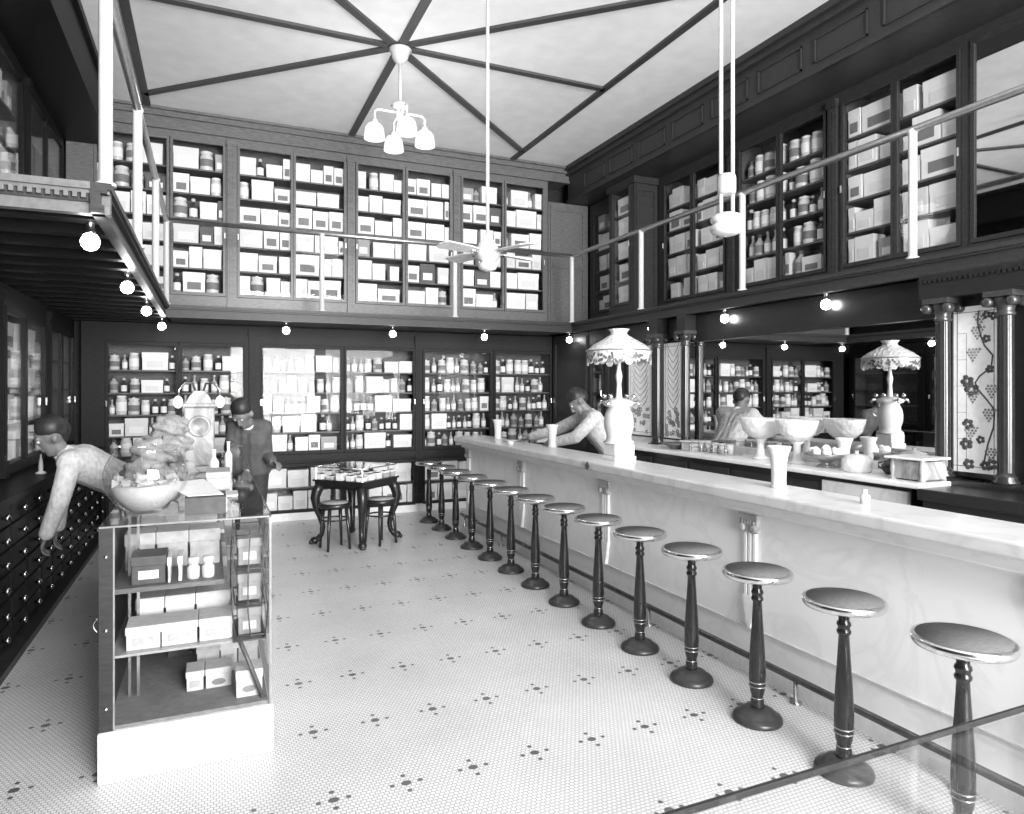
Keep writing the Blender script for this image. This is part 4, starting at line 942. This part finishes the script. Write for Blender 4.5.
# ------------------------------------------------------------------ people
def finish(b, name, m, parent, vox=.007, smooth=6):
    o = b.build(name, m, parent)
    r = o.modifiers.new('r', 'REMESH'); r.mode = 'VOXEL'; r.voxel_size = vox; r.use_smooth_shade = True
    s = o.modifiers.new('s', 'SMOOTH'); s.iterations = smooth; s.factor = .5
    bpy.context.view_layer.update()
    dg = bpy.context.evaluated_depsgraph_get()
    me = bpy.data.meshes.new_from_object(o.evaluated_get(dg)); o.modifiers.clear(); old = o.data; o.data = me
    if not me.materials: me.materials.append(m)
    return o
def lerp(a, c, t): return a+(c-a)*t
def hand(b, w, d, up, side, curl):
    """palm and five bent fingers; w wrist, d direction, up = back of the hand, side = towards the thumb"""
    d = d.normalized(); side = (side-d*side.dot(d)).normalized(); up = d.cross(side).normalized()*(1 if d.cross(side).dot(up) > 0 else -1)
    for k in range(4):
        o = side*(.030-.020*k)
        b.capsule(w+side*(.012-.008*k), w+d*.085+o, .014, .0125, 8)
        L = (.040, .045, .042, .033)[k]; p = w+d*.085+o; a = 0
        for j, f in enumerate((1, .75, .6)):
            a += curl*(.6, .9, .6)[j]; v = d*math.cos(a)-up*math.sin(a); q = p+v*L*f; b.capsule(p, q, .0095-.0008*j, .0087-.0008*j, 8); p = q
    p = w+d*.03+side*.026; v = (d*.6+side*.8-up*.3*curl).normalized(); q = p+v*.045; b.capsule(w+d*.015, p, .014, .013, 8); b.capsule(p, q, .0115, .010, 8)
    b.capsule(q, q+(d*.85+side*.3-up*.5*curl).normalized()*.032, .010, .0085, 8)
def person(label, loc, J, face, shirt, trouser, apron=None, hair=HAIR, skin=SKIN, curl=.6):
    """J: joints in world space; face: unit vector the face looks along"""
    J = {k: Vector(v) for k, v in J.items()}
    t = thing('person', label, 'person', loc)
    b = MB(); ch, pl = J['chest'], J['pelvis']; sh = (J['lsh']-J['rsh']).normalized(); hp = (J['lhip']-J['rhip']).normalized()
    head = J['head']; face = Vector(face).normalized(); upv = (head-J['neck']).normalized(); face = (face-upv*face.dot(upv)).normalized(); lat = upv.cross(face)
    def torso(b, e):
        for s in (-1, 0, 1):
            b.capsule(ch+sh*.075*s, lerp(ch, pl, .5)+sh*.05*s, .105+e, .10+e); b.capsule(lerp(ch, pl, .5)+sh*.05*s, pl+hp*.07*s, .10+e, .108+e)
        b.capsule(J['lsh'], J['rsh'], .062+e, .062+e); b.capsule(J['lsh'], ch+sh*.08, .062+e, .10+e); b.capsule(J['rsh'], ch-sh*.08, .062+e, .10+e)
        b.capsule(lerp(ch, J['neck'], .9), ch, .055+e*.3, .10+e)
    def arms(b, e, to=1.0):
        for s in 'lr':
            b.capsule(J[s+'sh'], J[s+'el'], .050+e, .040+e); b.capsule(J[s+'el'], lerp(J[s+'el'], J[s+'wr'], to), .040+e, lerp(.040, .027, to)+e)
    def legs(b, e, to=1.0):
        for s in 'lr':
            b.capsule(J[s+'hip'], J[s+'kn'], .080+e, .055+e); b.capsule(J[s+'kn'], lerp(J[s+'kn'], J[s+'an'], to), .055+e, lerp(.055, .036, to)+e)
    torso(b, 0); arms(b, 0); legs(b, 0)
    b.capsule(J['neck']-upv*.03, head-upv*.06, .055, .052)
    # head: skull, face, jaw, nose, lips, ears, brow
    b.ball(head+upv*.02-face*.012, .088, 18, 12); b.ball(head+upv*.045-face*.02, .085, 18, 12)
    b.capsule(head+face*.035+upv*.01, head+face*.045-upv*.075, .062, .042); b.ball(head+face*.062-upv*.098, .026)
    b.capsule(head+face*.090+upv*.012, head+face*.108-upv*.032, .010, .015); b.ball(head+face*.085-upv*.062, (.016, .016, .012))
    b.capsule(head+face*.078+upv*.03+lat*.035, head+face*.078+upv*.03-lat*.035, .014, .014)
    for s in (-1, 1): b.ball(head+lat*.085*s-upv*.005-face*.005, (.022, .022, .032))
    for s, sg in (('l', 1), ('r', -1)):
        d = (J[s+'ha']-J[s+'wr']); hand(b, J[s+'wr'], d, J.get('handup', Vector((0, 0, 1))), sh*-sg*.6+Vector((0, 0, .2)), curl)
    body = finish(b, 'body', skin, t, .0065, 3)
    b = MB()
    for s in (-1, 1): b.ball(head+face*.083+upv*.012+lat*.032*s, .0125, 10, 8)
    b.build('eyes', mat('eye', .5, .2) if 'eye' not in bpy.data.materials else bpy.data.materials['eye'], t)
    b = MB(); b.ball(head+upv*.055-face*.028, .096, 18, 12); b.ball(head+upv*.02-face*.055, .082, 18, 12); finish(b, 'hair', hair, t, .008, 3)
    b = MB(); torso(b, .024); arms(b, .022, .95); finish(b, 'shirt', shirt, t, .009, 4)
    b = MB(); b.capsule(pl+hp*.06, pl-hp*.06, .125, .125); legs(b, .02, .95); finish(b, 'trousers', trouser, t, .010, 4)
    for s in 'lr':
        b = MB(); f = Vector(J.get('foot', (0, -1, 0))).normalized(); a = J[s+'an']; b.capsule((a.x, a.y, .045), Vector((a.x, a.y, .038))+f*.17, .045, .036); b.capsule((a.x, a.y, .04), (a.x, a.y, .11), .045, .045); finish(b, 'shoe', HAIR, t, .010, 2)
    nk = lerp(J['neck'], ch, .12); Rm = upv.to_track_quat('Z', 'Y').to_matrix(); b = MB(); b.lathe([(.075, -.025), (.066, .012), (.060, .014), (.062, -.02)], nk, 20, tilt=Rm); b.build('collar', BOXM[0], t)
    for s in 'lr':
        w_ = J[s+'wr']; d_ = (w_-J[s+'el']).normalized(); b = MB(); b.tube([w_-d_*.04, w_-d_*.006], .047, 14); b.build('cuff', BOXM[0], t)
    return t
cl_shirt = mat('grey_shirt', .42, .85, var=.25, scale=(9, 9, 5), bump=.6); wh = mat('white_jacket', .60, .85, var=.2, scale=(9, 9, 5), bump=.6); dk = mat('dark_trousers', .03, .8); suit = mat('grey_suit', .085, .85, var=.15)
# clerk leaning on the counter
def shift(J, d): return {k: (Vector(v)+Vector(d) if k not in ('foot', 'handup') else v) for k, v in J.items()}
person('clerk in a pale grey shirt leaning on the counter behind the white vase', (3.6, 6.1, 0), shift(dict(
    pelvis=(3.62, 6.05, .93), chest=(3.40, 6.12, 1.22), neck=(3.33, 6.15, 1.38), head=(3.24, 6.20, 1.48), lsh=(3.30, 5.97, 1.32), rsh=(3.40, 6.33, 1.33),
    lel=(3.06, 5.93, 1.14), lwr=(2.90, 6.08, 1.085), lha=(2.84, 6.20, 1.075), rel=(3.18, 6.55, 1.18), rwr=(2.93, 6.66, 1.10), rha=(2.84, 6.70, 1.085),
    lhip=(3.60, 5.96, .90), rhip=(3.64, 6.14, .90), lkn=(3.60, 5.95, .48), rkn=(3.66, 6.16, .48), lan=(3.66, 5.94, .09), ran=(3.72, 6.18, .09), foot=(-1, 0, 0)), (.19, -.07, 0)), (-1, .3, -.5), cl_shirt, dk)
# man at the far end of the display case
person('man in a dark grey suit bending over the far end of the display case', (.34, 7.05, 0), dict(
    pelvis=(.36, 7.12, .86), chest=(.34, 6.98, 1.15), neck=(.32, 6.90, 1.29), head=(.27, 6.82, 1.38), lsh=(.46, 6.90, 1.24), rsh=(.22, 7.04, 1.24),
    lel=(.49, 6.98, .98), lwr=(.53, 6.82, .93), lha=(.57, 6.75, .92), rel=(.17, 6.94, 1.06), rwr=(.18, 6.76, 1.08), rha=(.19, 6.67, 1.075),
    lhip=(.43, 7.08, .84), rhip=(.29, 7.15, .84), lkn=(.42, 7.06, .46), rkn=(.28, 7.10, .46), lan=(.42, 7.12, .09), ran=(.28, 7.18, .09), foot=(-.3, -.9, 0)), (-.5, -.8, -.7), suit, dk)
# stooping clerk in the left aisle
person('stooping clerk in a white jacket leaning over the left wall drawers', (-.6, 5.8, 0), shift(dict(
    pelvis=(-.53, 5.52, .88), chest=(-.83, 5.40, 1.08), neck=(-.95, 5.35, 1.17), head=(-1.01, 5.32, 1.28), lsh=(-.88, 5.22, 1.10), rsh=(-.92, 5.54, 1.12),
    lel=(-.93, 5.14, .85), lwr=(-1.02, 5.22, .62), lha=(-1.05, 5.25, .54), rel=(-1.0, 5.60, .85), rwr=(-1.02, 5.62, .60), rha=(-1.04, 5.62, .52),
    lhip=(-.53, 5.43, .85), rhip=(-.53, 5.61, .85), lkn=(-.50, 5.42, .46), rkn=(-.52, 5.62, .46), lan=(-.48, 5.43, .09), ran=(-.50, 5.62, .09), foot=(-1, -.1, 0)), (0, .3, 0)), (-.9, -.3, -.35), wh, dk)

# ------------------------------------------------------------------ light and camera
sc_ = bpy.context.scene
w = bpy.data.worlds.new('world'); sc_.world = w; w.use_nodes = True
bg = w.node_tree.nodes['Background']; bg.inputs[0].default_value = (1, 1, 1, 1); bg.inputs[1].default_value = 1.0
def area(name, loc, size, energy, rot, sy=None):
    l = bpy.data.lights.new(name, 'AREA'); l.energy = energy; l.size = size
    if sy: l.shape = 'RECTANGLE'; l.size_y = sy
    l.spread = math.radians(125)
    o = bpy.data.objects.new(name, l); C.objects.link(o); o.location = loc; o.rotation_euler = rot; return o
area('window_daylight', (1.68, -3.42, 2.5), 2.3, 900, (math.radians(90), 0, 0), 3.9)
area('window_daylight_right', (4.28, -3.42, 2.5), 2.25, 380, (math.radians(90), 0, 0), 3.9)
def point(loc, e, r=.1):
    l = bpy.data.lights.new('lamp', 'POINT'); l.energy = e; l.shadow_soft_size = r; o = bpy.data.objects.new('lamp', l); C.objects.link(o); o.location = loc
point((hx, hy, 3.85), 55, .3)
cam = bpy.data.cameras.new('camera'); co = bpy.data.objects.new('camera', cam); C.objects.link(co)
co.location = (0, 0, 1.6); co.rotation_euler = (math.radians(90), 0, -.4143)
cam.sensor_width = 36; cam.lens = 685.5/1024*36; cam.shift_y = (390.1-407)/1024; cam.clip_start = .05
sc_.camera = co
vs = sc_.view_settings; vs.view_transform = 'Standard'; vs.look = 'None'; vs.gamma = 1; vs.use_curve_mapping = False; vs.exposure = -0.38
sc_.cycles.diffuse_bounces = 3; sc_.cycles.max_bounces = 10; sc_.cycles.transparent_max_bounces = 24; sc_.cycles.glossy_bounces = 5
